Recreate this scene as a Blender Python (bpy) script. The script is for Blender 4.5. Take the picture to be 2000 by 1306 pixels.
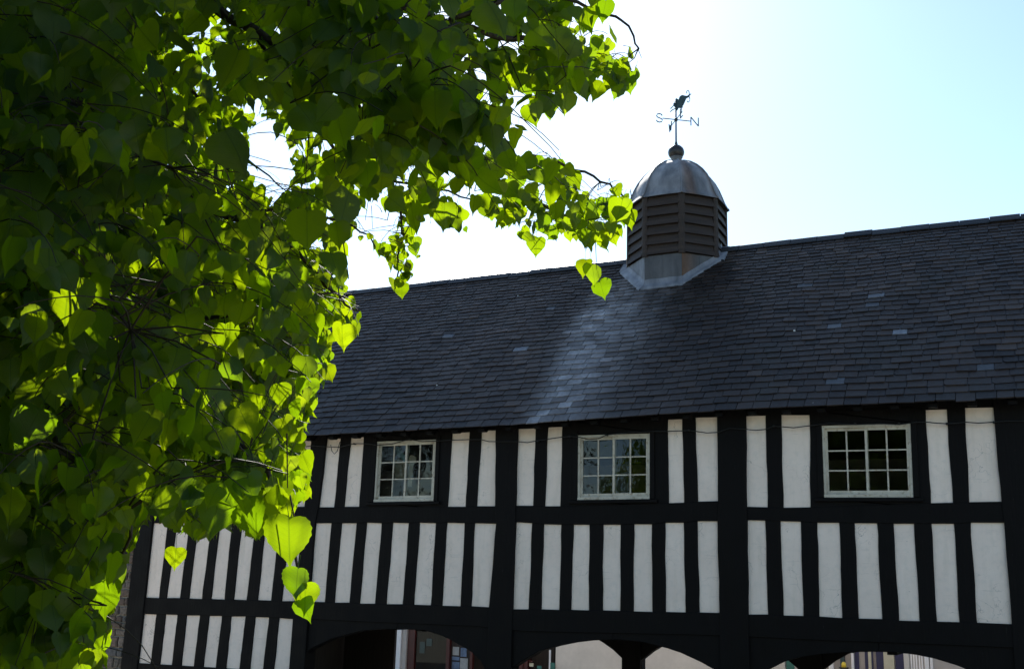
import bpy, math, random
import numpy as np
from mathutils import Matrix, Vector
random.seed(7); rng = np.random.default_rng(7)
RAD = math.radians
for o in list(bpy.data.objects): bpy.data.objects.remove(o)

# ------------------------------------------------------------------ camera
G = 2.6                       # eye height above the street round the hall
FPX, CX, CY = 2100., 1000., 653.
_v1 = np.array([(-3400-CX)/FPX, (1021-CY)/FPX, 1.])
_b = (-8150-CY)/FPX
_v2 = np.array([(1+_v1[1]*_b)/(-_v1[0]), _b, 1.])
_n = lambda v: v/np.linalg.norm(v)
AX = -_n(_v1); AZ = _n(_v2); AY = np.cross(AZ, AX)
ROT = np.array([AX, AY, AZ])                    # world = ROT @ cam(x right, y down, z forward)
CAM = np.array([0., -15., G])
scene = bpy.context.scene
cd = bpy.data.cameras.new('camera'); cam = bpy.data.objects.new('camera', cd)
scene.collection.objects.link(cam); scene.camera = cam
cd.sensor_width = 36; cd.lens = FPX/2000*36; cd.clip_start = .05; cd.clip_end = 3000
M = np.eye(4); M[:3, 0] = ROT@[1, 0, 0]; M[:3, 1] = ROT@[0, -1, 0]; M[:3, 2] = ROT@[0, 0, -1]; M[:3, 3] = CAM
cam.matrix_world = Matrix(M.tolist())

# ------------------------------------------------------------------ light
SUN_AZ, SUN_EL = -29., 37.    # degrees from +Y towards +X, above horizon
SKY_STRENGTH, SUN_STRENGTH, EXPOSURE = .105, 5.0, 1.1
w = bpy.data.worlds.new('World'); scene.world = w; w.use_nodes = True
nt = w.node_tree; nt.nodes.clear()
sky = nt.nodes.new('ShaderNodeTexSky'); sky.sky_type = 'NISHITA'; sky.sun_disc = False
sky.sun_elevation = RAD(SUN_EL); sky.sun_rotation = RAD(SUN_AZ)
sky.altitude = 150; sky.air_density = 1.0; sky.dust_density = .36; sky.ozone_density = 1.8
bg = nt.nodes.new('ShaderNodeBackground'); bg.inputs[1].default_value = SKY_STRENGTH
wo = nt.nodes.new('ShaderNodeOutputWorld')
wb = nt.nodes.new('ShaderNodeMix'); wb.data_type = 'RGBA'; wb.blend_type = 'MULTIPLY'; wb.inputs[0].default_value = 1; wb.inputs[7].default_value = (.965, 1.03, 1, 1)
nt.links.new(sky.outputs[0], wb.inputs[6]); nt.links.new(wb.outputs[2], bg.inputs[0]); nt.links.new(bg.outputs[0], wo.inputs[0])
sd = bpy.data.lights.new('sun', 'SUN'); sd.energy = SUN_STRENGTH; sd.angle = RAD(.53); sd.color = (1, .96, .88)
sun = bpy.data.objects.new('sun', sd); scene.collection.objects.link(sun)
S_DIR = Vector((math.sin(RAD(SUN_AZ))*math.cos(RAD(SUN_EL)), math.cos(RAD(SUN_AZ))*math.cos(RAD(SUN_EL)), math.sin(RAD(SUN_EL))))
sun.rotation_euler = S_DIR.to_track_quat('Z', 'Y').to_euler(); sun.location = (0, 0, 30)
vs = scene.view_settings; vs.view_transform = 'Standard'; vs.look = 'None'; vs.gamma = 1; vs.exposure = EXPOSURE
vs.use_curve_mapping = False

# ------------------------------------------------------------------ helpers
def bp(px, py, y=0.):
    "the point of the upright plane at depth y seen at a pixel of the photograph"
    r = ROT@np.array([(px-CX)/FPX, (py-CY)/FPX, 1.])
    return CAM+(y-CAM[1])/r[1]*r
def xz(px, py, y=0.):
    p = bp(px, py, y); return (p[0], p[2])
def at(px, py, d): return CAM+ROT@np.array([(px-CX)/FPX*d, (py-CY)/FPX*d, d])
def proj(P):
    c = (np.asarray(P)-CAM)@ROT
    return np.stack([CX+FPX*c[..., 0]/c[..., 2], CY+FPX*c[..., 1]/c[..., 2], c[..., 2]], -1)
COL = scene.collection
WLOC = {}
def link(o, parent=None, wloc=(0, 0, 0)):
    COL.objects.link(o); wloc = Vector(wloc); WLOC[o.name] = wloc
    if parent is not None:
        o.parent = parent; o.location = wloc-WLOC[parent.name]
    else: o.location = wloc
    return o
def tag(o, label=None, cat=None, group=None, kind=None):
    for k, v in (('label', label), ('category', cat), ('group', group), ('kind', kind)):
        if v: o[k] = v
    return o
def empty(name, loc, label=None, cat=None, group=None):
    return tag(link(bpy.data.objects.new(name, None), None, loc), label, cat, group)
def mesh(name, v, f, mat, parent=None, smooth=False, attr=None, uv=None, recenter=True):
    v = np.asarray(v, float)
    c = (v.min(0)+v.max(0))/2 if recenter else np.zeros(3)
    me = bpy.data.meshes.new(name); me.from_pydata((v-c).tolist(), [], f)
    if smooth: me.polygons.foreach_set('use_smooth', [True]*len(me.polygons))
    if attr is not None:
        a = me.attributes.new('tint', 'FLOAT_COLOR', 'POINT')
        col = np.ones((len(v), 4)); col[:, :3] = attr; a.data.foreach_set('color', col.ravel())
    if uv is not None:
        l = me.uv_layers.new(name='UVMap'); idx = np.zeros(len(me.loops), int); me.loops.foreach_get('vertex_index', idx)
        l.data.foreach_set('uv', np.asarray(uv)[idx].ravel())
    if mat: me.materials.append(mat)
    me.update()
    return link(bpy.data.objects.new(name, me), parent, c)
def quadmesh(name, v, q, mat, parent, tint, uv):
    v = np.asarray(v); q = np.asarray(q); c = (v.min(0)+v.max(0))/2; n = len(q)
    me = bpy.data.meshes.new(name); me.vertices.add(len(v)); me.loops.add(4*n); me.polygons.add(n)
    me.vertices.foreach_set('co', (v-c).ravel()); me.loops.foreach_set('vertex_index', q.ravel().astype(np.int32))
    me.polygons.foreach_set('loop_start', np.arange(0, 4*n, 4, dtype=np.int32)); me.polygons.foreach_set('loop_total', np.full(n, 4, np.int32))
    me.update(calc_edges=True); me.polygons.foreach_set('use_smooth', [True]*n)
    a = me.attributes.new('tint', 'FLOAT_COLOR', 'POINT'); col = np.ones((len(v), 4)); col[:, :3] = tint; a.data.foreach_set('color', col.ravel())
    l = me.uv_layers.new(name='UVMap'); l.data.foreach_set('uv', np.asarray(uv)[q.ravel()].ravel())
    me.materials.append(mat); me.validate(); return link(bpy.data.objects.new(name, me), parent, c)
class MB:
    def __init__(s): s.v = []; s.f = []; s.t = []
    def add(s, v, f, tint=None):
        n = len(s.v); s.v += [tuple(p) for p in v]; s.f += [tuple(i+n for i in q) for q in f]
        s.t += [tint if tint is not None else (1, 1, 1)]*len(v); return s
    def box(s, a, b, tint=None):
        (x0, y0, z0), (x1, y1, z1) = a, b
        return s.add([(x0, y0, z0), (x1, y0, z0), (x1, y1, z0), (x0, y1, z0), (x0, y0, z1), (x1, y0, z1), (x1, y1, z1), (x0, y1, z1)], BOXF, tint)
    def tube(s, pts, rad, n=6, cap=True):
        v, f = tube(pts, rad, n, cap); return s.add(v, f)
    def build(s, name, mat, parent=None, smooth=False, tint=False):
        return mesh(name, s.v, s.f, mat, parent, smooth, np.array(s.t) if tint else None)
BOXF = [(0, 3, 2, 1), (4, 5, 6, 7), (0, 1, 5, 4), (1, 2, 6, 5), (2, 3, 7, 6), (3, 0, 4, 7)]
def tube(pts, rad, n=6, cap=True):
    P = np.asarray(pts, float); k = len(P)
    r = np.full(k, rad) if np.isscalar(rad) else np.asarray(rad, float)
    T = np.gradient(P, axis=0); T /= np.linalg.norm(T, axis=1)[:, None]+1e-9
    v = []; up = np.array([.13, .21, .97])
    for i in range(k):
        a = np.cross(T[i], up)
        if np.linalg.norm(a) < .1: a = np.cross(T[i], [1, 0, 0])
        a = _n(a); b = np.cross(T[i], a)
        for j in range(n):
            t = 2*math.pi*j/n; v.append(P[i]+r[i]*(math.cos(t)*a+math.sin(t)*b))
    f = [(i*n+j, i*n+(j+1) % n, (i+1)*n+(j+1) % n, (i+1)*n+j) for i in range(k-1) for j in range(n)]
    if cap: f += [tuple(range(n))[::-1], tuple(range((k-1)*n, k*n))]
    return v, f
def inset2(P, d):
    "move a counter-clockwise outline inwards by d"
    P = np.asarray(P, float); e0 = P-np.roll(P, 1, 0); e1 = np.roll(P, -1, 0)-P
    n0 = np.stack([-e0[:, 1], e0[:, 0]], 1); n1 = np.stack([-e1[:, 1], e1[:, 0]], 1)
    n0 /= np.linalg.norm(n0, axis=1)[:, None]+1e-9; n1 /= np.linalg.norm(n1, axis=1)[:, None]+1e-9
    m = n0+n1; m /= np.maximum((m*m).sum(1), .6)[:, None]/2
    return P+m*d
def ccw(P):
    P = np.asarray(P, float); x, z = P[:, 0], P[:, 1]
    return P if (x*np.roll(z, -1)-np.roll(x, -1)*z).sum() > 0 else P[::-1]
def prism(poly, y0, y1, ch=.006):
    "an outline in the facade plane given thickness, its front edges chamfered"
    P = ccw(poly); I = inset2(P, ch); n = len(P)
    v = [(x, y0, z) for x, z in I]+[(x, y0+ch, z) for x, z in P]+[(x, y1, z) for x, z in P]
    f = [tuple(range(n))]
    for k in range(2):
        f += [(k*n+i, (k+1)*n+i, (k+1)*n+(i+1) % n, k*n+(i+1) % n) for i in range(n)]
    f += [tuple(range(2*n, 3*n))[::-1]]
    return v, f
def wob(a, b, n=9, amp=.004):
    "a slightly crooked edge from a to b"
    a, b = np.asarray(a, float), np.asarray(b, float); t = np.linspace(0, 1, n)[:, None]
    d = _n(b-a); nn = np.array([-d[1], d[0]])
    ph = rng.uniform(0, 6.28, 3)
    o = amp*(np.sin(t[:, 0]*5+ph[0])+.6*np.sin(t[:, 0]*11+ph[1])+.4*rng.normal(size=n))
    o[0] = o[-1] = 0
    return a+(b-a)*t+o[:, None]*nn

# ------------------------------------------------------------------ materials
class NT:
    def __init__(s, name):
        s.m = bpy.data.materials.new(name); s.m.use_nodes = True; s.t = s.m.node_tree; s.t.nodes.clear()
        s.out = s.n('ShaderNodeOutputMaterial')
    def n(s, typ, **kw):
        o = s.t.nodes.new(typ)
        for k, v in kw.items():
            if k.startswith('i_'):
                k = k[2:]; k = int(k) if k.isdigit() else k.replace('_', ' ')
                s.set(o.inputs[k], v)
            else: setattr(o, k, v)
        return o
    def set(s, inp, v):
        if isinstance(v, bpy.types.NodeSocket): s.t.links.new(v, inp)
        elif isinstance(v, (tuple, list)) and inp.type == 'RGBA' and len(v) == 3: inp.default_value = (*v, 1)
        else: inp.default_value = v
    def pos(s): return s.n('ShaderNodeNewGeometry').outputs['Position']
    def noise(s, scale, detail=4, vec=None, rough=.55, stretch=None, dist=0.):
        vec = vec or s.pos()
        if stretch:
            vec = s.n('ShaderNodeMapping', i_Vector=vec, i_Scale=stretch).outputs[0]
        return s.n('ShaderNodeTexNoise', i_Vector=vec, i_Scale=scale, i_Detail=detail, i_Roughness=rough, i_Distortion=dist).outputs[0]
    def ramp(s, fac, a, b, lo=0., hi=1.):
        return s.n('ShaderNodeMapRange', i_Value=fac, i_1=a, i_2=b, i_3=lo, i_4=hi).outputs[0]
    def mix(s, fac, a, b, mode='MIX'):
        o = s.n('ShaderNodeMix', data_type='RGBA', blend_type=mode)
        s.set(o.inputs[0], fac); s.set(o.inputs[6], a); s.set(o.inputs[7], b); return o.outputs[2]
    def math(s, op, a, b=0.):
        o = s.n('ShaderNodeMath', operation=op); s.set(o.inputs[0], a); s.set(o.inputs[1], b); return o.outputs[0]
    def bump(s, h, strength=.3, dist=.01):
        return s.n('ShaderNodeBump', i_Strength=strength, i_Distance=dist, i_Height=h).outputs[0]
    def princ(s, **kw):
        p = s.n('ShaderNodeBsdfPrincipled', **kw); s.t.links.new(p.outputs[0], s.out.inputs[0]); return p
def simple(name, col, rough=.6, var=.25, scale=6., metal=0., bump=.15, stretch=None, spec=.4):
    k = NT(name); n1 = k.noise(scale, 5, stretch=stretch); n2 = k.noise(scale*7, 3, stretch=stretch)
    f = k.math('ADD', k.math('MULTIPLY', n1, .7), k.math('MULTIPLY', n2, .3))
    c = k.mix(k.ramp(f, .3, .7), tuple(x*(1-var) for x in col), tuple(min(1, x*(1+var)) for x in col))
    k.princ(i_Base_Color=c, i_Roughness=rough, i_Metallic=metal, i_Specular_IOR_Level=spec, i_Normal=k.bump(n2, bump, .01))
    return k.m
MAT = {}
def mk_timber():
    k = NT('black painted oak')
    g = k.noise(30, 6, stretch=(1, 1, .08), dist=.4); b = k.noise(3, 4)
    wear = k.ramp(k.noise(55, 4, stretch=(1, 1, .25)), .68, .75)
    c = k.mix(k.ramp(b, .3, .7), (.0042, .0036, .0037), (.0072, .0063, .0064))
    c = k.mix(k.math('MULTIPLY', wear, .5), c, (.035, .032, .03))
    k.princ(i_Base_Color=c, i_Roughness=k.ramp(b, .3, .7, .5, .75), i_Specular_IOR_Level=.1, i_Normal=k.bump(g, .5, .012)); return k.m
def mk_plaster():
    k = NT('limewashed plaster')
    a = k.noise(2.2, 5); b = k.noise(14, 5); fine = k.noise(90, 4)
    streak = k.ramp(k.noise(5, 5, stretch=(.5, 1, 5)), .63, .74)
    c = k.mix(k.ramp(a, .3, .7), (.83, .69, .60), (.89, .755, .665))
    c = k.mix(k.math('MULTIPLY', k.ramp(b, .5, .75), .22), c, (.5, .48, .44))
    c = k.mix(k.math('MULTIPLY', streak, .3), c, (.33, .3, .27))
    wob_ = k.n('ShaderNodeVectorMath', operation='ADD'); k.set(wob_.inputs[0], k.pos()); k.set(wob_.inputs[1], k.n('ShaderNodeTexNoise', i_Vector=k.pos(), i_Scale=3., i_Detail=4.).outputs['Color'])
    cr = k.n('ShaderNodeTexVoronoi', feature='DISTANCE_TO_EDGE', i_Vector=wob_.outputs[0], i_Scale=2.3).outputs['Distance']
    cr = k.math('MULTIPLY', k.ramp(cr, .004, .012, 1, 0), k.ramp(k.noise(1.7, 2), .5, .62)); c = k.mix(k.math('MULTIPLY', cr, .5), c, (.22, .2, .18))
    spot = k.ramp(k.noise(23, 3), .74, .78); c = k.mix(k.math('MULTIPLY', spot, .35), c, (.25, .22, .2))
    runs = k.ramp(k.noise(9, 4, stretch=(1, 1, .12)), .52, .75); c = k.mix(k.math('MULTIPLY', runs, .25), c, (.52, .45, .35))
    k.princ(i_Base_Color=c, i_Roughness=.85, i_Specular_IOR_Level=.15, i_Normal=k.bump(k.math('ADD', fine, k.math('MULTIPLY', b, 2.)), .35, .008)); return k.m
def mk_slate():
    k = NT('weathered slate')
    t = k.n('ShaderNodeAttribute', attribute_name='tint').outputs['Color']
    a = k.noise(1.1, 5); b = k.noise(17, 5); fine = k.noise(60, 4)
    c = k.mix(k.ramp(b, .25, .75), (.6, .6, .6), (1.3, 1.3, 1.3)); c = k.mix(1., t, c, 'MULTIPLY')
    c = k.mix(k.math('MULTIPLY', k.ramp(a, .52, .75), .5), c, (.022, .023, .019))          # lichen patches
    lich = k.ramp(k.noise(9, 6, rough=.7), .64, .72); c = k.mix(k.math('MULTIPLY', lich, .35), c, (.07, .072, .062))
    vo = k.n('ShaderNodeTexVoronoi', i_Vector=k.pos(), i_Scale=1.6)
    dot = k.math('MULTIPLY', k.ramp(vo.outputs['Distance'], .022, .03, 1, 0), 1.)
    c = k.mix(dot, c, (.75, .74, .7))                                                      # bird droppings
    k.princ(i_Base_Color=c, i_Roughness=k.ramp(b, .3, .7, .42, .62), i_Specular_IOR_Level=.24, i_Normal=k.bump(k.math('ADD', fine, k.math('MULTIPLY', b, 1.5)), .35, .006)); return k.m
def mk_lead():
    k = NT('dull lead sheet')
    t = k.n('ShaderNodeAttribute', attribute_name='tint').outputs['Color']
    a = k.noise(6, 5, stretch=(1, 1, .25)); b = k.noise(25, 5)
    c = k.mix(k.ramp(a, .3, .7), (.115, .113, .118), (.28, .27, .27)); c = k.mix(1., t, c, 'MULTIPLY')
    k.princ(i_Base_Color=c, i_Roughness=k.ramp(b, .3, .7, .5, .72), i_Metallic=.15, i_Normal=k.bump(a, .25, .02)); return k.m
def mk_winpaint():
    k = NT('flaking white window paint')
    a = k.ramp(k.noise(16, 6, rough=.7), .55, .63); b = k.noise(5, 4)
    c = k.mix(k.ramp(b, .3, .7), (.43, .385, .31), (.6, .55, .46)); c = k.mix(k.math('MULTIPLY', a, .75), c, (.26, .2, .13))
    k.princ(i_Base_Color=c, i_Roughness=.6, i_Normal=k.bump(a, .3, .004)); return k.m
def mk_glass(name='old window glass', ior=1.5):
    k = NT(name)
    nm = k.bump(k.noise(3.5, 2), .25, .02)
    gl = k.n('ShaderNodeBsdfGlossy', i_Color=(1, 1, 1), i_Roughness=.015, i_Normal=nm)
    tr = k.n('ShaderNodeBsdfTransparent', i_Color=(.82, .86, .84))
    fr = k.n('ShaderNodeFresnel', i_IOR=ior)
    mx = k.n('ShaderNodeMixShader'); k.set(mx.inputs[0], fr.outputs[0]); k.set(mx.inputs[1], tr.outputs[0]); k.set(mx.inputs[2], gl.outputs[0])
    k.t.links.new(mx.outputs[0], k.out.inputs[0]); return k.m
def mk_leaf():
    k = NT('lime leaf')
    uv = k.n('ShaderNodeUVMap').outputs[0]; sp = k.n('ShaderNodeSeparateXYZ', i_0=uv)
    u = k.math('ABSOLUTE', sp.outputs[0]); v = sp.outputs[1]
    rib = k.ramp(u, .008, .022, 1, 0)
    s = k.math('FRACT', k.math('MULTIPLY', k.math('SUBTRACT', v, k.math('MULTIPLY', u, .75)), 7.5))
    s = k.ramp(k.math('ABSOLUTE', k.math('SUBTRACT', s, .5)), .0, .09, 1, 0)
    vein = k.math('MAXIMUM', rib, k.math('MULTIPLY', s, .3))
    t = k.n('ShaderNodeAttribute', attribute_name='tint').outputs['Fac']
    r = k.math('FRACT', k.math('ADD', t, k.n('ShaderNodeObjectInfo').outputs['Random']))
    blot = k.noise(40, 4)
    dif = k.mix(r, (.0085, .019, .004), (.017, .030, .005)); dif = k.mix(k.math('MULTIPLY', vein, .25), dif, (.032, .055, .014))
    tra = k.mix(r, (.115, .205, .0012), (.225, .295, .0015)); tra = k.mix(k.math('MULTIPLY', vein, .55), tra, (.07, .12, .002))
    tra = k.mix(k.math('MULTIPLY', k.ramp(blot, .4, .8), .3), tra, (.11, .19, .002))
    nm = k.bump(k.math('ADD', vein, k.math('MULTIPLY', blot, .5)), .35, .002)
    d = k.n('ShaderNodeBsdfDiffuse', i_Color=dif, i_Normal=nm); tl = k.n('ShaderNodeBsdfTranslucent', i_Color=tra, i_Normal=nm)
    gl = k.n('ShaderNodeBsdfGlossy', i_Color=(1, 1, 1), i_Roughness=.38, i_Normal=nm)
    ad = k.n('ShaderNodeAddShader'); k.set(ad.inputs[0], d.outputs[0]); k.set(ad.inputs[1], tl.outputs[0])
    mx = k.n('ShaderNodeMixShader'); k.set(mx.inputs[0], .012); k.set(mx.inputs[1], ad.outputs[0]); k.set(mx.inputs[2], gl.outputs[0])
    k.t.links.new(mx.outputs[0], k.out.inputs[0]); return k.m
MAT['timber'] = mk_timber(); MAT['plaster'] = mk_plaster(); MAT['slate'] = mk_slate(); MAT['lead'] = mk_lead()
MAT['winpaint'] = mk_winpaint(); MAT['glass'] = mk_glass(); MAT['leaf'] = mk_leaf(); MAT['shopglass'] = mk_glass('dim shop glass', 1.22)
MAT['bark'] = simple('lime bark', (.05, .036, .028), .9, .45, 9, bump=.8, stretch=(1, 1, .2))
MAT['twig'] = simple('reddish twig', (.028, .018, .011), .7, .3, 20)
MAT['louvre'] = simple('weathered louvre boards', (.032, .021, .017), .75, .5, 8, bump=.5, stretch=(.25, .25, 3))
MAT['iron'] = simple('verdigris iron', (.035, .06, .065), .5, .35, 20, metal=.4)
MAT['ball'] = simple('tarred ball', (.02, .017, .018), .4, .4, 12)
MAT['cable'] = simple('black cable', (.012, .012, .012), .6, .2)
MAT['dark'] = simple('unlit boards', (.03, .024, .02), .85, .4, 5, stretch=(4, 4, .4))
MAT['stone'] = None
MAT['mortar'] = simple('lime mortar', (.24, .21, .175), .95, .3, 14, bump=.6)
MAT['render'] = simple('off white render', (.62, .59, .53), .9, .1, 1.4, bump=.2)
MAT['white'] = simple('white gloss paint', (.75, .75, .75), .4, .06)
MAT['maroon'] = simple('maroon shopfront paint', (.06, .012, .01), .4, .2)
MAT['posterblue'] = simple('faded blue print', (.10, .15, .24), .6, .5, 9)
MAT['paper'] = simple('grey paper', (.32, .34, .34), .7, .25, 9)
MAT['dimpaper'] = simple('dim green paper', (.06, .08, .07), .7, .25, 9)
MAT['blue'] = simple('navy door paint', (.02, .023, .075), .4, .2)
MAT['cream'] = simple('cream paint', (.52, .49, .36), .7, .1)
MAT['greyrender'] = simple('grey render', (.42, .39, .36), .9, .1)
MAT['rooftile'] = simple('far slate roof', (.05, .05, .055), .7, .3, 12)
MAT['asphalt'] = simple('asphalt', (.055, .055, .055), .9, .25, 30)
MAT['paving'] = simple('stone paving', (.22, .205, .185), .9, .2, 8)
MAT['square'] = simple('pale bounce paving', (.40, .35, .28), .9, .15, 8)
MAT['grass'] = simple('grass verge', (.05, .085, .02), .95, .35, 2)
MAT['farleaf'] = simple('dark far foliage', (.013, .018, .008), .9, .5, 1.5)
MAT['hill'] = simple('green hillside', (.045, .075, .025), .95, .35, .03)
MAT['yellow'] = simple('yellow paint', (.6, .45, .04), .5, .1)
MAT['teal'] = simple('teal cloth', (.05, .16, .13), .9, .2)
MAT['cloth'] = simple('pale cloth', (.5, .46, .38), .9, .25)
MAT['floral'] = simple('patterned board', (.45, .36, .25), .9, .7, 14)
k = NT('field stone')
_t = k.n('ShaderNodeAttribute', attribute_name='tint').outputs['Color']; _b = k.noise(22, 5)
k.princ(i_Base_Color=k.mix(1., _t, k.mix(k.ramp(_b, .25, .75), (.5, .5, .5), (1.4, 1.4, 1.4)), 'MULTIPLY'), i_Roughness=.92, i_Normal=k.bump(_b, .7, .02)); MAT['stone'] = k.m

# ------------------------------------------------------------------ the setting
def sheet(name, x0, x1, y0, y1, z, mat): return tag(mesh(name, [(x0, y0, z), (x1, y0, z), (x1, y1, z), (x0, y1, z)], [(0, 1, 2, 3)], MAT[mat]), kind='structure')
sheet('ground', -900, 900, -900, 900, -.02, 'grass')
sheet('road', -120, 120, 7, 13.4, 0, 'asphalt')
sheet('bounce_square', -70, 70, -75, 7, .002, 'square')  # unseen pale ground, added to bounce warm sunlight on to the facade
for nm, (x0, x1, y0, y1) in dict(pavement=(-15.8, 4.6, -.9, 7.8), footway=(-60, 60, 11.6, 13.45)).items():
    b = MB(); b.box((x0, y0, -.1), (x1, y1, .12)); tag(b.build(nm, MAT['paving']), kind='structure')
sheet('bounce_cut_lawn', -14, 3.5, -21, -9.5, .006, 'grass')  # unseen dark bed, added to cut the bounce light under the tree
hv, hf = [], []
for i in range(121):
    a = i/120*2*math.pi; h = 11+7*math.sin(a*3+1)+4*math.sin(a*7)+2*math.sin(a*17)
    hv += [(420*math.cos(a), 420*math.sin(a), -3), (640*math.cos(a), 640*math.sin(a), h), (880*math.cos(a), 880*math.sin(a), -3)]
hf = [(3*i+k_, 3*i+3+k_, 3*i+4+k_, 3*i+1+k_) for i in range(120) for k_ in (0, 1)]
tag(mesh('hills', hv, hf, MAT['hill'], smooth=True), kind='structure')

# ------------------------------------------------------------------ timber framed hall
hall = empty('market_hall', (-5.7, 3.4, 0), 'black and white timber framed hall on arches with a dark slate roof', 'hall')
# white panels: top left, top right, bottom left, bottom right as (x, y) of the photograph
A = [((488,868),(511,866),(482,989),(505,989)), ((529,864),(554,863),(518,989),(545,989)), ((574,860),(609,860),(568,989),(596,989)),
     ((639,856),(665,856),(623,990),(652,990)), ((685,854),(710,853),(672,989),(701,989)),
     ((883,846),(917,843),(874,989),(909,989)), ((940,840),(969,840),(931,988),(968,988)),
     ((1012,837),(1046,836),(1008,987),(1041,987)), ((1070,834),(1098,833),(1064,988),(1094,988)),
     ((1304,819),(1332,818),(1306,982),(1336,981)), ((1358,815),(1401,814),(1363,979),(1403,978)),
     ((1457,812),(1495,811),(1459,989),(1499,990)), ((1526,810),(1581,810),(1530,991),(1583,990)),
     ((1808,800),(1849,799),(1818,982),(1861,981)), ((1885,796),(1940,795),(1893,980),(1956,979))]
A0 = [((318,874),(344,873),(307,990),(334,990)), ((366,872),(392,871),(357,990),(382,990)), ((412,870),(440,869),(404,990),(432,990))]
B = [((300,1021),(327,1021),(284,1166),(310,1167)), ((345,1021),(369,1021),(325,1167),(351,1167)), ((386,1021),(412,1021),(369,1168),(394,1169)),
     ((429,1022),(452,1022),(412,1169),(438,1170)), ((472,1021),(499,1021),(456,1170),(481,1171)), ((519,1021),(545,1021),(503,1171),(529,1172)),
     ((566,1021),(591,1021),(550,1173),(576,1173)), ((617,1021),(647,1021),(605,1174),(634,1175)), ((667,1021),(696,1021),(653,1176),(682,1176)),
     ((716,1020),(745,1021),(702,1178),(732,1178)), ((767,1020),(798,1021),(754,1179),(786,1179)), ((819,1020),(851,1021),(808,1180),(841,1181)),
     ((873,1020),(907,1021),(863,1182),(899,1183)), ((927,1021),(970,1022),(920,1183),(956,1185)),
     ((1008,1019),(1039,1021),(1002,1189),(1032,1189)), ((1062,1023),(1096,1024),(1057,1189),(1092,1190)), ((1120,1024),(1151,1024),(1115,1190),(1150,1191)),
     ((1178,1024),(1212,1024),(1177,1191),(1211,1192)), ((1238,1023),(1273,1023),(1237,1193),(1274,1194)), ((1299,1020),(1335,1020),(1300,1194),(1339,1195)),
     ((1362,1017),(1402,1017),(1366,1195),(1406,1196)),
     ((1460,1015),(1494,1016),(1462,1199),(1500,1199)), ((1524,1017),(1564,1018),(1530,1201),(1569,1202)), ((1596,1020),(1639,1020),(1600,1203),(1645,1206)),
     ((1669,1021),(1713,1021),(1677,1207),(1723,1208)), ((1745,1022),(1785,1022),(1756,1211),(1796,1212)), ((1819,1022),(1863,1022),(1830,1213),(1874,1214)),
     ((1896,1020),(1961,1020),(1908,1215),(1976,1218))]
Cr = [((278,1198),(305,1199),(267,1294),(293,1296)), ((323,1199),(346,1200),(312,1296),(335,1298)), ((364,1201),(390,1201),(354,1299),(378,1300)),
     ((408,1202),(433,1202),(397,1301),(421,1303)), ((451,1203),(479,1203),(441,1304),(467,1305)), ((498,1204),(525,1205),(488,1306),(513,1308)),
     ((545,1206),(571,1208),(534,1309),(559,1310))]
WIN = [((737,862),(852,858),(730,980),(847,978)), ((1129,850),(1269,846),(1128,976),(1269,974)), ((1605,831),(1778,827),(1610,971),(1784,971))]
cv = lambda L: [tuple(np.array(xz(*p)) for p in q) for q in L]
A, B, Cr, WIN = cv(A0+A), cv(B), cv(Cr), cv(WIN)
def extend(row, n, pitch, width):       # the bay beyond the right edge of the photograph
    q = row[-1]; z = [q[0][1], q[2][1]]
    for i in range(n):
        x = .32+i*pitch; row.append((np.array([x, z[0]]), np.array([x+width, z[0]]), np.array([x+.01, z[1]]), np.array([x+.01+width, z[1]])))
extend(A, 6, .57, .3); extend(B, 6, .57, .3)
XL, XR = xz(250, 1190)[0], 3.75
def panel(q, extra=.035):
    tl, tr, bl, br = q; e = extra
    P = [bl+[-e, -e], br+[e, -e], tr+[e, e], tl+[-e, e]]
    v, f = prism(P, .02, .10, .002); mesh('infill_panel', v, f, MAT['plaster'], hall)
for q in A+B+Cr: panel(q)
def stud(name, tl, bl, tr, br, y0=0., y1=.16, amp=.004, over=.03):
    up = np.array([0, over])
    L = wob(tl, bl, 9, amp); R_ = wob(tr, br, 9, amp)
    P = np.vstack([[tl+up], L, [bl-up], [br-up], R_[::-1], [tr+up]])
    v, f = prism(P, y0, y1); return mesh(name, v, f, MAT['timber'], hall)
PX = [XL, xz(595, 1100)[0], xz(985, 1100)[0], xz(1431, 1100)[0], -.12]   # post lines
def is_post(xa, xb): return any(xa-.02 < p < xb+.02 for p in PX[1:])
POSTS = {}
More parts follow.
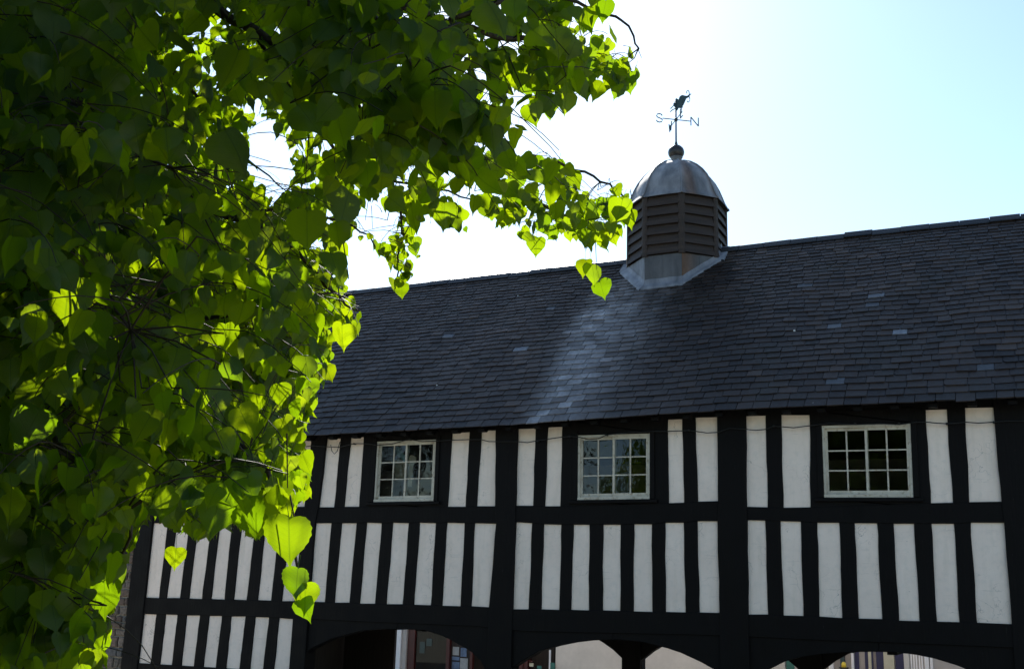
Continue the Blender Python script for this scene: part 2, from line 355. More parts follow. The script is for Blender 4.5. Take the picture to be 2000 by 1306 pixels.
# studs of the two long rows; windows interrupt the upper one
def row_studs(row, wins=()):
    for a, b in zip(row[:-1], row[1:]):
        xa, xb = a[1][0], b[0][0]; xc = (xa+xb)/2
        if any(xa < w_[0][0] and xb > w_[1][0] for w_ in wins):
            w_ = [w_ for w_ in wins if xa < w_[0][0] and xb > w_[1][0]][0]
            stud('window_jamb', a[1], a[3], np.array([w_[0][0]-.004, a[1][1]]), np.array([w_[2][0]-.004, a[3][1]]), 0, .16)
            stud('window_jamb', np.array([w_[1][0]+.004, b[0][1]]), np.array([w_[3][0]+.004, b[2][1]]), b[0], b[2], 0, .16)
            zt = (a[1][1]+b[0][1])/2; zb = (a[3][1]+b[2][1])/2
            stud('window_head', np.array([w_[0][0]-.05, zt+.05]), w_[0]+[-.05, .004], np.array([w_[1][0]+.05, zt+.05]), w_[1]+[.05, .004], -.003, .15, 0, 0)
            stud('window_apron', w_[2]+[-.05, -.004], np.array([w_[2][0]-.05, zb-.03]), w_[3]+[.05, -.004], np.array([w_[3][0]+.05, zb-.03]), -.003, .15, 0, 0)
            # raised surround board and sill
            for (p0, p1, p2, p3) in ((w_[0]+[-.075, .06], w_[2]+[-.075, -.0], w_[0]+[-.006, .06], w_[2]+[-.006, -.0]), (w_[1]+[.006, .06], w_[3]+[.006, -.0], w_[1]+[.075, .06], w_[3]+[.075, -.0])):
                v, f = prism([p0, p1, p3, p2], -.022, .05, .004); mesh('surround_board', v, f, MAT['timber'], hall)
            v, f = prism([w_[2]+[-.12, -.055], w_[3]+[.12, -.055], w_[3]+[.12, -.008], w_[2]+[-.12, -.008]], -.05, .05, .006); mesh('window_sill', v, f, MAT['timber'], hall)
        elif is_post(xa, xb): POSTS.setdefault(min(range(5), key=lambda i: abs(PX[i]-xc)), []).append((a[1], a[3], b[0], b[2]))
        else: stud('stud', a[1], a[3], b[0], b[2])
row_studs(A, WIN); row_studs(B); row_studs(Cr)
# posts follow the panels on either side of them and run down to the ground
for i, segs in POSTS.items():
    segs.sort(key=lambda s: -s[0][1])
    Lp = [np.array([segs[0][0][0], 2.5+.22+G])]; Rp = [np.array([segs[0][2][0], 2.5+.22+G])]
    for tl, bl, tr, br in segs: Lp += list(wob(tl, bl, 7, .004)); Rp += list(wob(tr, br, 7, .004))
    Lp.append(np.array([Lp[-1][0]-.005, .12])); Rp.append(np.array([Rp[-1][0]+.005, .12]))
    v, f = prism(np.vstack([Lp, Rp[::-1]]), -.028, .26, .008); mesh('post', v, f, MAT['timber'], hall)
# corner posts
q0 = A[0]; xr = B[0][0][0]
v, f = prism(np.vstack([wob((XL, 2.6+G), (XL, .12), 12), wob((B[0][2][0]-.005, .12), (B[0][0][0]-.002, 2.6+G), 12)]), -.028, .26, .008)
mesh('post', v, f, MAT['timber'], hall)
stud('stud', np.array([B[0][0][0]-.01, A[0][0][1]]), np.array([B[0][0][0]-.01, A[0][2][1]]), A[0][0], A[0][2])
stud('stud', A[-1][1], A[-1][3], np.array([XR-.1, A[-1][1][1]]), np.array([XR-.1, A[-1][3][1]])); stud('stud', B[-1][1], B[-1][3], np.array([XR-.1, B[-1][1][1]]), np.array([XR-.1, B[-1][3][1]]))
v, f = prism([(XR-.12, 2.6+G), (XR-.12, .12), (XR+.1, .12), (XR+.1, 2.6+G)], -.028, .26, .008); mesh('post', v, f, MAT['timber'], hall)
def edge(row, top):    # polyline along the heads or feet of a row of panels
    pts = []
    for q in row: pts += [q[0], q[1]] if top else [q[2], q[3]]
    return pts
def rail(name, up, lo, y0, y1=.17):
    up = np.array(up); lo = np.array(lo); v, f = prism(np.vstack([up, lo[::-1]]), y0, y1, .006); return mesh(name, v, f, MAT['timber'], hall)
def clipx(pts, x0, x1):
    P = np.array(pts); xs = P[:, 0]
    f = lambda x: np.interp(x, xs, P[:, 1])
    return [np.array([x0, f(x0)])]+[p for p in P if x0+.01 < p[0] < x1-.01]+[np.array([x1, f(x1)])]
bays = [(XL+.1, PX[1]), (PX[1], PX[2]), (PX[2], PX[3]), (PX[3], PX[4]), (PX[4], XR)]
for x0, x1 in bays:
    rail('middle_rail', clipx(edge(A, False), x0, x1), clipx(edge(B, True), x0, x1), -.010)
lineB = [xz(600, 1208), xz(700, 1213), xz(925, 1222), xz(1025, 1232), xz(1210, 1236), xz(1367, 1239), xz(1494, 1244), xz(1590, 1249), xz(1700, 1253), xz(1860, 1259), (3.9, xz(1860, 1259)[1])]
rail('lower_rail', clipx(edge(B, False), XL+.1, PX[1]), clipx(edge(Cr, True), XL+.1, PX[1]), -.010)
zc = [q[2][1] for q in Cr]
rail('sill_beam', [(XL+.1, zc[0]), (PX[1], zc[-1])], [(XL+.1, zc[0]-.22), (PX[1], zc[-1]-.22)], -.010)
for i, (x0, x1) in enumerate(bays[1:]): rail('bressumer', clipx(edge(B, False), x0, x1), clipx(lineB, x0, x1), -.012, .3)
rail('wall_plate', [(XL-.1, 2.75+G), (XR+.1, 2.8+G)], clipx(edge(A, True), XL, XR), .004, .3)
# plinth wall under the closed bay
b = MB(); b.box((XL+.02, .01, 0), (PX[1], .3, zc[0]-.2)); b.build('plinth', MAT['mortar'], hall)
# arch braces
arch1 = [xz(*p) for p in [(585,1306),(590,1285),(604,1267),(647,1246),(705,1231),(745,1228),(783,1228),(829,1230),(868,1243),(907,1264),(922,1274),(938,1290),(946,1306)]]
arch2 = [xz(*p) for p in [(990,1315),(1000,1303),(1019,1290),(1050,1272),(1085,1261),(1120,1254),(1155,1250),(1205,1248),(1255,1253),(1302,1265),(1329,1274),(1368,1292),(1393,1306),(1405,1316)]]
arch3 = [xz(*p) for p in [(1470,1325),(1500,1306),(1525,1293),(1560,1283),(1600,1277),(1650,1273),(1704,1272),(1750,1273),(1790,1278),(1824,1285),(1870,1299),(1910,1316),(1940,1335)]]
arch4 = [(x+3.75, z) for x, z in arch3]
def halves(arch, x0, x1):
    ap = (x0+x1)/2; P = np.array(arch); zl = lambda x: np.interp(x, *np.array(lineB).T)
    for a, b_ in ((x0, ap-.0015), (ap+.0015, x1)):
        low = clipx(P, max(a, P[0, 0]), min(b_, P[-1, 0])); up = [np.array([x, zl(x)+.01]) for x in np.linspace(a, b_, 6)]
        if a == x0: low = [np.array([x0, low[0][1]-.5])]+[low[0]-[.02, .45]]+low
        else: low = low+[low[-1]+[.02, -.45]]+[np.array([x1, low[-1][1]-.5])]
        v, f = prism(np.vstack([up, low[::-1]]), .012, .2, .006); mesh('arch_brace', v, f, MAT['timber'], hall)
for a_, (x0, x1) in zip((arch1, arch2, arch3, arch4), bays[1:]): halves(a_, x0, x1)
# the hall behind its front: floor over the arcade, back wall, gables, inner posts
YB = 6.9; ZF = xz(1200, 1236)[1]
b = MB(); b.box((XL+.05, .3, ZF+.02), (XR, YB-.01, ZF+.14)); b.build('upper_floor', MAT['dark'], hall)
for x in np.arange(XL+.4, XR, .55):
    b = MB(); b.box((x-.06, .31, ZF-.12), (x+.06, YB-.02, ZF+.03)); b.build('floor_joist', MAT['timber'], hall)
b = MB(); b.box((XL, YB-.1, ZF-.02), (XR+.1, YB+.05, 2.7+G)); b.build('back_wall', MAT['plaster'], hall)
for x0 in (XL+.02, XR-.08):
    v, f = [], []
    pr = [(0.28, 0), (YB-.12, 0), (YB-.12, 2.75+G), (3.43, 5.9+G), (.28, 2.75+G)]
    v = [(x0, y, z) for y, z in pr]+[(x0+.1, y, z) for y, z in pr]
    f = [tuple(range(5)), tuple(range(9, 4, -1))]+[(i, i+5, (i+1) % 5+5, (i+1) % 5) for i in range(5)]
    mesh('gable_wall', v, f, MAT['dark'], hall)
for i in (2, 3, 4):
    for y in (YB-.16,):
        xa, xb = {1: (-11.5, -11.15), 2: (-7.9, -7.51), 3: (-4.36, -3.92), 4: (-.5, -.1)}[i]
        b = MB(); b.box((xa, y-.17, .12), (xb, y+.17, ZF)); b.build('arcade_post', MAT['timber'], hall)
        for s in (-1, 1):
            x = xa if s < 0 else xb; z0 = -1.28+G; z1 = -.72+G
            tt = np.linspace(0, 1, 7); cu = [(x+s*(.06*0+1.35*t_), z0+(z1-z0)*math.sin(t_*math.pi/2)**.85) for t_ in tt]
            P = [(x-s*.05, z0-.35), (x+s*.02, z0-.2)]+cu+[(x+s*1.35, ZF+.01), (x-s*.05, ZF+.01)]
            v, f = prism(P, y-.1, y+.1, .006); mesh('arcade_brace', v, f, MAT['timber'], hall)
b = MB(); b.box((XL+.15, YB-.2, .12), (bp(778, 1290, YB)[0], YB-.12, ZF)); b.build('boarded_partition', MAT['dark'], hall)

# windows: two sashes of six panes
def qmap(q, u, v, y):
    tl, tr, bl, br = q; p = (tl*(1-u)+tr*u)*v+(bl*(1-u)+br*u)*(1-v); return (p[0], y, p[1])
def qbox(mb, q, u0, u1, v0, v1, y0, y1):
    c = [qmap(q, u, v, y) for y in (y0, y1) for (u, v) in ((u0, v0), (u1, v0), (u1, v1), (u0, v1))]
    mb.add(c, [(0, 1, 2, 3), (7, 6, 5, 4), (0, 4, 5, 1), (1, 5, 6, 2), (2, 6, 7, 3), (3, 7, 4, 0)])
for wi, q in enumerate(WIN):
    W = np.linalg.norm(q[1]-q[0]); H = np.linalg.norm(q[0]-q[2]); fu, fv = .03/W, .035/H
    m = MB(); qbox(m, q, 0, 1, 1-fv, 1, .0, .09); qbox(m, q, 0, 1, 0, fv*1.15, -.012, .09); qbox(m, q, 0, fu, fv*1.15, 1-fv, .001, .09); qbox(m, q, 1-fu, 1, fv*1.15, 1-fv, .001, .09)
    win = m.build('window', MAT['winpaint'], hall)
    win['label'] = ('flaking white sliding window with cloths showing inside', 'flaking white sliding window reflecting sky and tree', 'large white sliding window reflecting dark trees')[wi]
    for s in (0, 1):
        u0, u1 = ((fu, .52), (.485, 1-fu))[s]; y0 = (.045, .016)[s]; v0, v1 = fv*1.15, 1-fv
        su, sv = .032/W, .036/H
        m = MB(); qbox(m, q, u0, u1, v1-sv, v1, y0, y0+.028); qbox(m, q, u0, u1, v0, v0+sv*1.5, y0, y0+.028); qbox(m, q, u0, u0+su, v0+sv*1.5, v1-sv, y0+.001, y0+.027); qbox(m, q, u1-su, u1, v0+sv*1.5, v1-sv, y0+.001, y0+.027)
        m.build('sash', MAT['winpaint'], win)
        a0, a1, b0, b1 = u0+su, u1-su, v0+sv*1.5, v1-sv; um = (a0+a1)/2; hb = .010/W
        m = MB(); qbox(m, q, um-hb, um+hb, b0, b1, y0+.003, y0+.024); m.build('glazing_bar', MAT['winpaint'], win)
        for r_ in (1, 2):
            vm = b0+(b1-b0)*r_/3; m = MB(); qbox(m, q, a0, a1, vm-.009/H, vm+.009/H, y0+.005, y0+.022); m.build('glazing_bar', MAT['winpaint'], win)
        for c_ in range(2):
            for r_ in range(3):
                ua, ub = (a0, um) if c_ == 0 else (um, a1); va, vb = b0+(b1-b0)*r_/3, b0+(b1-b0)*(r_+1)/3
                tx, tz = rng.normal(size=2)*.0022
                c4 = [qmap(q, u, v, y0+.014+tx*su_+tz*sv_) for u, v, su_, sv_ in ((ua, va, -1, -1), (ub, va, 1, -1), (ub, vb, 1, 1), (ua, vb, -1, 1))]
                mesh('pane', c4, [(0, 1, 2, 3)], MAT['glass'], win)

# ------------------------------------------------------------------ roof and slates
EX = np.array([-15.5, -11.27, -8.93, -7.16, -6.23, -4.91, -3.97, -3.26, -1.91, -.07, 4.]); EZ = np.array([2.435, 2.443, 2.464, 2.478, 2.508, 2.533, 2.552, 2.556, 2.548, 2.542, 2.54])+G
RX = np.array([-15.5, -12.58, -10.27, -9.11, -6.69, -4.8, -3.19, .13, 4.]); RZ = np.array([6.12, 6.134, 6.146, 6.142, 6.15, 6.172, 6.185, 6.17, 6.16])+G
YE, YR = -.35, 3.43; XV0, XV1 = XL-.18, XR+.35
SL = math.hypot(YR-YE, 3.63); NRM = np.array([0, -3.63/SL, 3.78/SL])
def rs(x, t, h=0.):
    z0 = np.interp(x, EX, EZ); z1 = np.interp(x, RX, RZ)
    sag = .012*math.sin(x*1.7+t*4)+.008*math.sin(x*3.9-t*7)
    return np.array([x, YE+(YR-YE)*t, z0+(z1-z0)*t-.02*math.sin(t*math.pi)*0])+NRM*(h+sag*math.sin(math.pi*min(1, max(0, t))))
m = MB(); xs = np.linspace(XV0, XV1, 40); ts = np.linspace(.028, 1, 9)
gv = [rs(x, t, -.008) for x in xs for t in ts]; n_ = len(gv)
gb = [(p[0], 2*YR-p[1], p[2]) for p in gv]; gu = [(p[0], p[1], p[2]-.09) for p in gv]; gbu = [(p[0], p[1], p[2]-.09) for p in gb]
q4 = [(i*9+j, i*9+9+j, i*9+10+j, i*9+1+j) for i in range(39) for j in range(8)]
m.add(gv, q4); m.add(gb, [c[::-1] for c in q4]); m.add(gu, [c[::-1] for c in q4]); m.add(gbu, q4)
rim = lambda a, b: [(a[i*9], a[i*9+9], b[i*9+9], b[i*9]) for i in range(39)]
idx = list(range(n_)); m.f += [(i*9, 2*n_+i*9, 2*n_+i*9+9, i*9+9) for i in range(39)]
m.f += [(j, j+1, 2*n_+j+1, 2*n_+j) for j in range(8)]
roof = m.build('roof', MAT['slate'], hall, tint=True)
roof.data.attributes['tint'].data.foreach_set('color', np.tile([.02, .02, .024, 1], len(roof.data.vertices)).ravel())
CUX, CUY, CUR = -5.705, 3.43, .9016
rows = []; t = -.004; g = .168
while t < .985: rows.append((t, g)); t += g/SL; g = max(.112, g*.9885)
slates = []
PALE = []
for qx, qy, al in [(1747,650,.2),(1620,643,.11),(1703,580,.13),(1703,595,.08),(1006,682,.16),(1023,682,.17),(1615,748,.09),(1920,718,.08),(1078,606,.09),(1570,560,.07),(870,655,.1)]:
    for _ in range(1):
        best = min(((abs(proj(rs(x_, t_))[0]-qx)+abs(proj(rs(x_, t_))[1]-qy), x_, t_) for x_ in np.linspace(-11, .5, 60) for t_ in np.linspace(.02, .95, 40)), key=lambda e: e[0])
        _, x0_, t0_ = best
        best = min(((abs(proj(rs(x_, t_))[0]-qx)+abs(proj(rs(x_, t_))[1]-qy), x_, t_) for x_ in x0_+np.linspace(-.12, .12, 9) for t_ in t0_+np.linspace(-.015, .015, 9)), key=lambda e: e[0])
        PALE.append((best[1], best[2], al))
def streakf(x, t):
    if t > .84: return 0.
    l = -7.0+.05*math.sin(t*9)+.03*math.sin(t*31); r_ = -5.5-.3*(1-t)
    a = 1/(1+math.exp(-(x-l)/.06)); b_ = 1/(1+math.exp((x-r_)/.17)); c_ = .5+.5*math.exp(-((x-l-.3)/.5)**2)
    return a*b_*c_*(.75+.25*math.sin(x*14+2*math.sin(t*6)))*min(1, max(.4, (.95-t)*2.6))
for i, (t, g) in enumerate(rows):
    x = XV0+random.uniform(0, .14)-.14; wmean = .252-.065*i/len(rows)
    while x < XV1:
        w_ = wmean*random.uniform(.78, 1.22); x1 = min(x+w_, XV1); xa = max(x, XV0); x = x+w_
        if x1-xa < .06: continue
        xc, tc = (xa+x1)/2, t+g/SL/2
        if (xc-CUX)**2+(YE+(YR-YE)*tc-CUY)**2 < .55**2: continue
        gap = .0045; d = random.gauss(0, .004)/SL; sk = random.gauss(0, .004)/SL
        if random.random() < .012: d -= .03/SL
        lift = .020+random.uniform(0, .009); th = random.uniform(.011, .017); tt = min(t+2.05*g/SL, 1.0)
        ta, tb = t+d-sk, t+d+sk
        if i == 0: ta, tb = ta-.004, tb-.004
        cl = random.random(); cc = random.uniform(.01, .035)
        ck = cc/SL*1.2 if cl < .16 else .0015
        low = [(xa+gap+(cc if cl < .08 else .003), ta), (x1-gap-(cc if .08 < cl < .16 else .003), tb)]
        mid = [(x1-gap, tb+ck), (xa+gap, ta+ck)]
        ring = low+mid[:1]+[(x1-gap, tt), (xa+gap, tt)]+mid[1:]
        hh = lambda s: lift*(1-(s-t)/(tt-t))
        v = [rs(px, pt, hh(pt)) for px, pt in ring]+[rs(px, pt, hh(pt)-th) for px, pt in ring]
        f = [(0, 1, 2, 3, 4, 5)]+[(j, j+6, (j+1) % 6+6, (j+1) % 6) for j in (5, 0, 1, 2, 4)]
        base = np.array([.030, .0205, .0165])*random.uniform(.58, 1.42)*(1+.12*math.sin(xc*.8+tc*5))
        if random.random() < .05: base *= 1.5
        if random.random() < .05: base *= .55
        sv_ = random.uniform(.4, 1.2); lead = np.array([.34, .325, .34])*random.uniform(.7, 1.2)
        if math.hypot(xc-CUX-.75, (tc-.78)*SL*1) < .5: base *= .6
        pc = proj(rs(xc, tc)); c4 = proj(np.array([v[0], v[1], v[3], v[4]])); vis = -10 < pc[0] < 2010 and pc[1] < 1306
        # skip what the tree hides
        hid = pc[0] < 560+max(0, (640-pc[1]))*1.0
        size = np.linalg.norm(c4[0, :2]-c4[1, :2])*g/SL*1000 if vis and not hid else 0
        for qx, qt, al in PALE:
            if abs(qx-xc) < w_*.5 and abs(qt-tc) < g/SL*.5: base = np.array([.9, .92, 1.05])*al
        tv = []
        for px_, pt_ in ring+ring:
            k_ = min(1, streakf(px_, min(pt_, t+g/SL*1.2))*sv_); tv.append(base*(1-k_)+lead*k_)
        slates.append((size, v, f, np.array(tv)))
slates.sort(key=lambda s: -s[0])
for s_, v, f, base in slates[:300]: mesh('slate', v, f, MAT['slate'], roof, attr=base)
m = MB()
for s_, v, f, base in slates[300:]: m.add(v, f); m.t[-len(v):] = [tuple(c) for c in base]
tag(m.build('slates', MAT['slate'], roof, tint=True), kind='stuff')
# ridge tiles
x = XV0
while x < XV1:
    x1 = min(x+.46, XV1)
    if not (CUX-.8 < (x+x1)/2 < CUX+.8):
        j = random.gauss(0, .006); pv = []
        for xx in (x+.004, x1-.004):
            zr = np.interp(xx, RX, RZ)+j
            for dy, dz in ((-.17, -.11), (-.155, -.085), (-.06, .012), (0, .035), (.06, .012), (.155, -.085), (.17, -.11)): pv.append((xx, YR+dy, zr+dz-.004))
        fr_ = [(i, i+1, i+8, i+7) for i in range(6)]+[tuple(range(7))[::-1], tuple(range(7, 14))]
        mesh('ridge_tile', pv, fr_, MAT['slate'], roof, attr=np.tile(np.array([.03, .03, .034])*random.uniform(.7, 1.2), (14, 1)))
    x = x1
# rafter feet under the eaves
for x in np.arange(XL+.15, XR, .47):
    z = np.interp(x, EX, EZ)
    v = [(x+sx*.055, y, zz) for sx in (-1, 1) for (y, zz) in ((-.29, z-.075), (-.29, z-.03), (.02, z+.255), (.02, z+.10), (-.12, z-.02), (-.19, z-.075))]
    f = [(0, 1, 2, 3, 4, 5), (11, 10, 9, 8, 7, 6)]+[(i, i+6, (i+1) % 6+6, (i+1) % 6) for i in range(6)]
    mesh('rafter_foot', v, f, MAT['timber'], hall)

# ------------------------------------------------------------------ cupola
cup = empty('roof_cupola', (CUX, CUY, 5.0+G), 'louvred eight-sided cupola with grey lead dome on the roof ridge', 'cupola')
def ov(k_, r, z): a = RAD(22.5+45*k_); return np.array([CUX+r*math.cos(a), CUY+r*math.sin(a), z+G])
Z0, Z1 = 5.945, 7.04
for k_ in range(8):
    a, b_ = ov(k_, CUR, 0), ov(k_+1, CUR, 0); a[2] = b_[2] = 0
    mid = (a+b_)/2; out = mid-np.array([CUX, CUY, 0]); out = _n(out*[1, 1, 0]); al = _n(b_-a); L = np.linalg.norm(b_-a)
    nl = 6; hgt = (Z1-Z0)/nl
    if k_ in (3, 4, 5, 6, 7, 0):
        for i in range(nl):
            zb = Z0+G+i*hgt; j = rng.normal(size=4)*.004
            pr = [(.022+j[0], zb-.018), (.045+j[0], zb-.018), (-.015, zb+hgt+.004), (-.038, zb+hgt+.004)]
            v = [mid+al*s*(L/2-.045)+out*o_+np.array([0, 0, z+(j[1] if s > 0 else j[2])]) for s in (-1, 1) for o_, z in pr]
            mesh('louvre', v, [(0, 1, 2, 3), (7, 6, 5, 4), (0, 4, 5, 1), (1, 5, 6, 2), (2, 6, 7, 3), (3, 7, 4, 0)], MAT['louvre'], cup)
    # backing board, lead panel below
    v = [mid+al*s*L/2*.93+out*(-.06)+np.array([0, 0, z]) for s in (-1, 1) for z in (4.9+G, Z1+G)]
    mesh('backing_board', v, [(0, 1, 3, 2)], MAT['dark'], cup)
    for h_ in (0, 1):
        s0, s1 = (-1, -.004) if h_ == 0 else (.004, 1)
        zt = Z0+G-.035; v = []
        for s in (s0, s1):
            for o_ in (.0+h_*.004, -.05):
                for z in (4.75+G, zt): v.append(mid+al*s*(L/2-.002)+out*o_+np.array([0, 0, z]))
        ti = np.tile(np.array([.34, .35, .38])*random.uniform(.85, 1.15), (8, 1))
        if k_ == 4: ti = np.tile([.95, 1.0, 1.1], (8, 1))  # left side painted lighter, as if the sun caught it
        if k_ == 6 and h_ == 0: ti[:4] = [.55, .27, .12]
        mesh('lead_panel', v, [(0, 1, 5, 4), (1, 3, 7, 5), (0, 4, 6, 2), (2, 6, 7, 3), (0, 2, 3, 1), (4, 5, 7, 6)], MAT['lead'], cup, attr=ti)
    # corner post
    c = ov(k_, CUR-.012, 0)[:2]; rad = _n(ov(k_, 1, 0)[:2]-np.array([CUX, CUY])); tn = np.array([-rad[1], rad[0]])
    pr = [c+rad*.042+tn*.028, c+rad*.018+tn*.062, c-rad*.05+tn*.045, c-rad*.05-tn*.045, c+rad*.018-tn*.062, c+rad*.042-tn*.028]
    v = [(*p, z+G) for z in (Z0-.04, Z1+.02) for p in pr]
    mesh('corner_post', v, [tuple(range(6))[::-1], tuple(range(6, 12))]+[(i, (i+1) % 6, (i+1) % 6+6, i+6) for i in range(6)], MAT['louvre'], cup)
# dome: eight hips swelling in a bell, one sheet per side
prof = [(.965, 7.02), (.96, 7.045), (.93, 7.075), (.885, 7.16), (.845, 7.27), (.79, 7.41), (.715, 7.55), (.615, 7.68), (.49, 7.80), (.34, 7.905), (.19, 7.97), (.075, 8.0)]
for k_ in range(8):
    v, ti = [], []
    nn = 6
    stain = {6: 1., 5: .15}.get(k_, 0)
    for r_, z in prof:
        a, b_ = ov(k_, r_, z), ov(k_+1, r_, z)
        for j in range(nn+1):
            u = j/nn; p = a*(1-u)+b_*u; bul = .02*r_*math.sin(math.pi*u)
            c = np.array([CUX, CUY, p[2]]); p = p+_n(p-c)*bul; v.append(p)
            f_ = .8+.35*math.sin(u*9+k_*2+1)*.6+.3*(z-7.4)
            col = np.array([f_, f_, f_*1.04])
            if k_ == 5 or k_ == 4: col = col*1.25  # sunlit look of the left and front sheets put into their tint
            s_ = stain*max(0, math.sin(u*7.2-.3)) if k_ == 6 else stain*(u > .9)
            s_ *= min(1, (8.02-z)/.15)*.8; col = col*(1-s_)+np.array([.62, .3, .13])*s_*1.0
            ti.append(col)
    f = [(i*(nn+1)+j, i*(nn+1)+j+1, (i+1)*(nn+1)+j+1, (i+1)*(nn+1)+j) for i in range(len(prof)-1) for j in range(nn)]
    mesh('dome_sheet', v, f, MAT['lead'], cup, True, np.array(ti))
    pts = [ov(k_, r_+.006, z+.004) for r_, z in prof]; tv, tf = tube(pts, .013, 6)
    mesh('dome_roll', tv, tf, MAT['lead'], cup, True, np.tile([.9, .9, .95], (len(tv), 1)))
sv = [ov(k_, r_, z) for r_, z in ((.97, 7.02), (.6, 7.05)) for k_ in range(8)]
mesh('dome_soffit', sv, [(i, (i+1) % 8, (i+1) % 8+8, i+8) for i in range(8)], MAT['louvre'], cup)
b = MB(); b.tube([(CUX, CUY, 7.97+G), (CUX, CUY, 8.03+G), (CUX, CUY, 8.09+G)], [.10, .085, .12], 12)
o_ = b.build('finial_collar', MAT['lead'], cup, True, tint=True); o_.data.attributes['tint'].data.foreach_set('color', np.tile([.6, .58, .55, 1], len(o_.data.vertices)))
# lead flashing dressed on to the slates around the foot
def roofz(x, y):
    t = ((y if y <= YR else 2*YR-y)-YE)/(YR-YE); z0, z1 = np.interp(x, EX, EZ), np.interp(x, RX, RZ); return z0+(z1-z0)*t
def onroof(p, h): return np.array([p[0], p[1], roofz(p[0], p[1])+h])
for k_ in range(3, 8):
    kb = k_+1; 
    wd = {5: .11, 4: .14, 3: .16, 6: .10, 7: .16}[k_]
    pts = []
    for r_, h in ((CUR+.012, .13), (CUR+.025, .062), (CUR+.05, .052), (CUR+wd*1.08, .050), (CUR+wd*1.10, .02)):
        a, b_ = ov(k_, r_, 0), ov(kb, r_, 0)
        for u in np.linspace(0, 1, 9):
            p = a*(1-u)+b_*u
            p[1] = min(p[1], YR-.02)
            pts.append(onroof(p, h+rng.normal()*.003))
    f = [(i*9+j, i*9+j+1, i*9+10+j, i*9+9+j) for i in range(4) for j in range(8)]
    ti = np.tile(np.array([.8, .84, .93])*(1.35 if k_ == 4 else 1.), (len(pts), 1))  # left flashing tinted brighter to look sunlit
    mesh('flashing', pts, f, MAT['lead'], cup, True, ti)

# ------------------------------------------------------------------ weathervane
VX, VY = CUX-.005, CUY
vane = empty('weathervane', (VX, VY, 8.09+G), 'green iron weathervane with a leaping horned animal and compass letters', 'weathervane')
sv, sf = [], []
for i in range(11):
    ph = -math.pi/2+math.pi*i/10
    for j in range(18): a = 2*math.pi*j/18; sv.append((VX+.155*math.cos(ph)*math.cos(a), VY+.155*math.cos(ph)*math.sin(a), 8.19+G+.15*math.sin(ph)+(.03 if i == 10 else 0)))
sf = [(i*18+j, i*18+(j+1) % 18, (i+1)*18+(j+1) % 18, (i+1)*18+j) for i in range(10) for j in range(18)]
mesh('ball', sv, sf, MAT['ball'], vane, True)
b = MB(); b.tube([(VX, VY, 8.32+G), (VX, VY, 8.36+G), (VX, VY, 8.42+G), (VX, VY, 9.28+G)], [.05, .03, .017, .015], 8); b.build('pole', MAT['iron'], vane, True)
ZA = 8.864+G; th = RAD(36); DN = np.array([math.cos(th), math.sin(th), 0]); DE = np.array([DN[1], -DN[0], 0]); UP = np.array([0, 0, 1.])
P0 = np.array([VX, VY, ZA])
for d, ln in ((DN, .3), (-DN, .27), (DE, .26), (-DE, .26)):
    b = MB(); b.tube([P0, P0+d*ln], .009, 6); b.build('arm', MAT['iron'], vane)
b = MB(); b.tube([P0-UP*.035, P0-UP*.02, P0+UP*.02, P0+UP*.035], [.02, .034, .034, .02], 10); b.build('hub', MAT['iron'], vane, True)
h = .175
LET = {'N': [[(0, 0), (0, 1), (.85, 0), (.85, 1)]], 'E': [[(.7, 0), (0, 0), (0, 1), (.7, 1)], [(0, .5), (.55, .5)]], 'W': [[(0, 1), (.28, 0), (.5, .7), (.72, 0), (1, 1)]],
       'S': [[(.68, .80), (.58, .95), (.36, 1.0), (.12, .92), (.04, .74), (.12, .58), (.36, .5), (.6, .42), (.7, .26), (.62, .08), (.36, 0), (.12, .05), (.02, .22)]]}
for ch, d, sgn, ln in (('N', DN, 1, .3), ('S', DN, -1, .27), ('E', DE, 1, .26), ('W', DE, -1, .26)):
    wd = max(p[0] for s in LET[ch] for p in s); b = MB()
    for s in LET[ch]:
        pts = [P0+d*(sgn*ln+(p[0] if sgn > 0 else p[0]-wd)*h*(1 if ch != 'W' else .9))+UP*(p[1]-.5)*h for p in s]
        if ch == 'S': b.tube(pts, .0105, 6)
        else:
            for p, q in zip(pts[:-1], pts[1:]): b.tube([p, q], .0105, 6)
    o = b.build('compass_letter', MAT['iron'], vane); o['label'] = 'compass letter '+ch
SCL = 1/7.685*.0103
dirx = _n(np.array([1., .28, 0]))
def gp(x, y): return np.array([VX, VY, 0])+dirx*((x-385)*SCL)+UP*(ZA+(570-y)*SCL)
def plate(pts, name, t=.012):
    nrm = np.cross(dirx, UP); P = [gp(*p) for p in pts]; n = len(P)
    v = [p+nrm*t/2 for p in P]+[p-nrm*t/2 for p in P]
    return mesh(name, v, [tuple(range(n)), tuple(range(2*n-1, n-1, -1))]+[(i, (i+1) % n, (i+1) % n+n, i+n) for i in range(n)], MAT['iron'], vane)
body = [(385,238),(402,246),(425,262),(436,222),(458,200),(482,194),(512,206),(545,212),(566,196),(600,178),(606,184),(584,204),(582,222),(560,236),(536,250),(522,280),(508,318),(494,348),(474,378),(446,394),(424,392),(412,418),(392,436),(374,420),(368,372),(352,352),(346,326),(364,306),(376,272)]
plate(body, 'animal_figure')
def curl(pts, r=.008, name='animal_horn'):
    b = MB(); b.tube([gp(*p) for p in pts], r, 6); b.build(name, MAT['iron'], vane)
curl([(574,212),(576,180),(574,150),(562,126),(546,132),(538,150),(542,172)]); curl([(574,228),(584,258),(578,292),(562,310),(548,304),(548,288)])
curl([(372,338),(340,362),(318,392),(302,388)], .009, 'animal_leg'); curl([(376,398),(340,414),(318,430),(304,446)], .009, 'animal_leg'); curl([(446,384),(458,400),(468,430),(462,456)], .008, 'animal_leg')

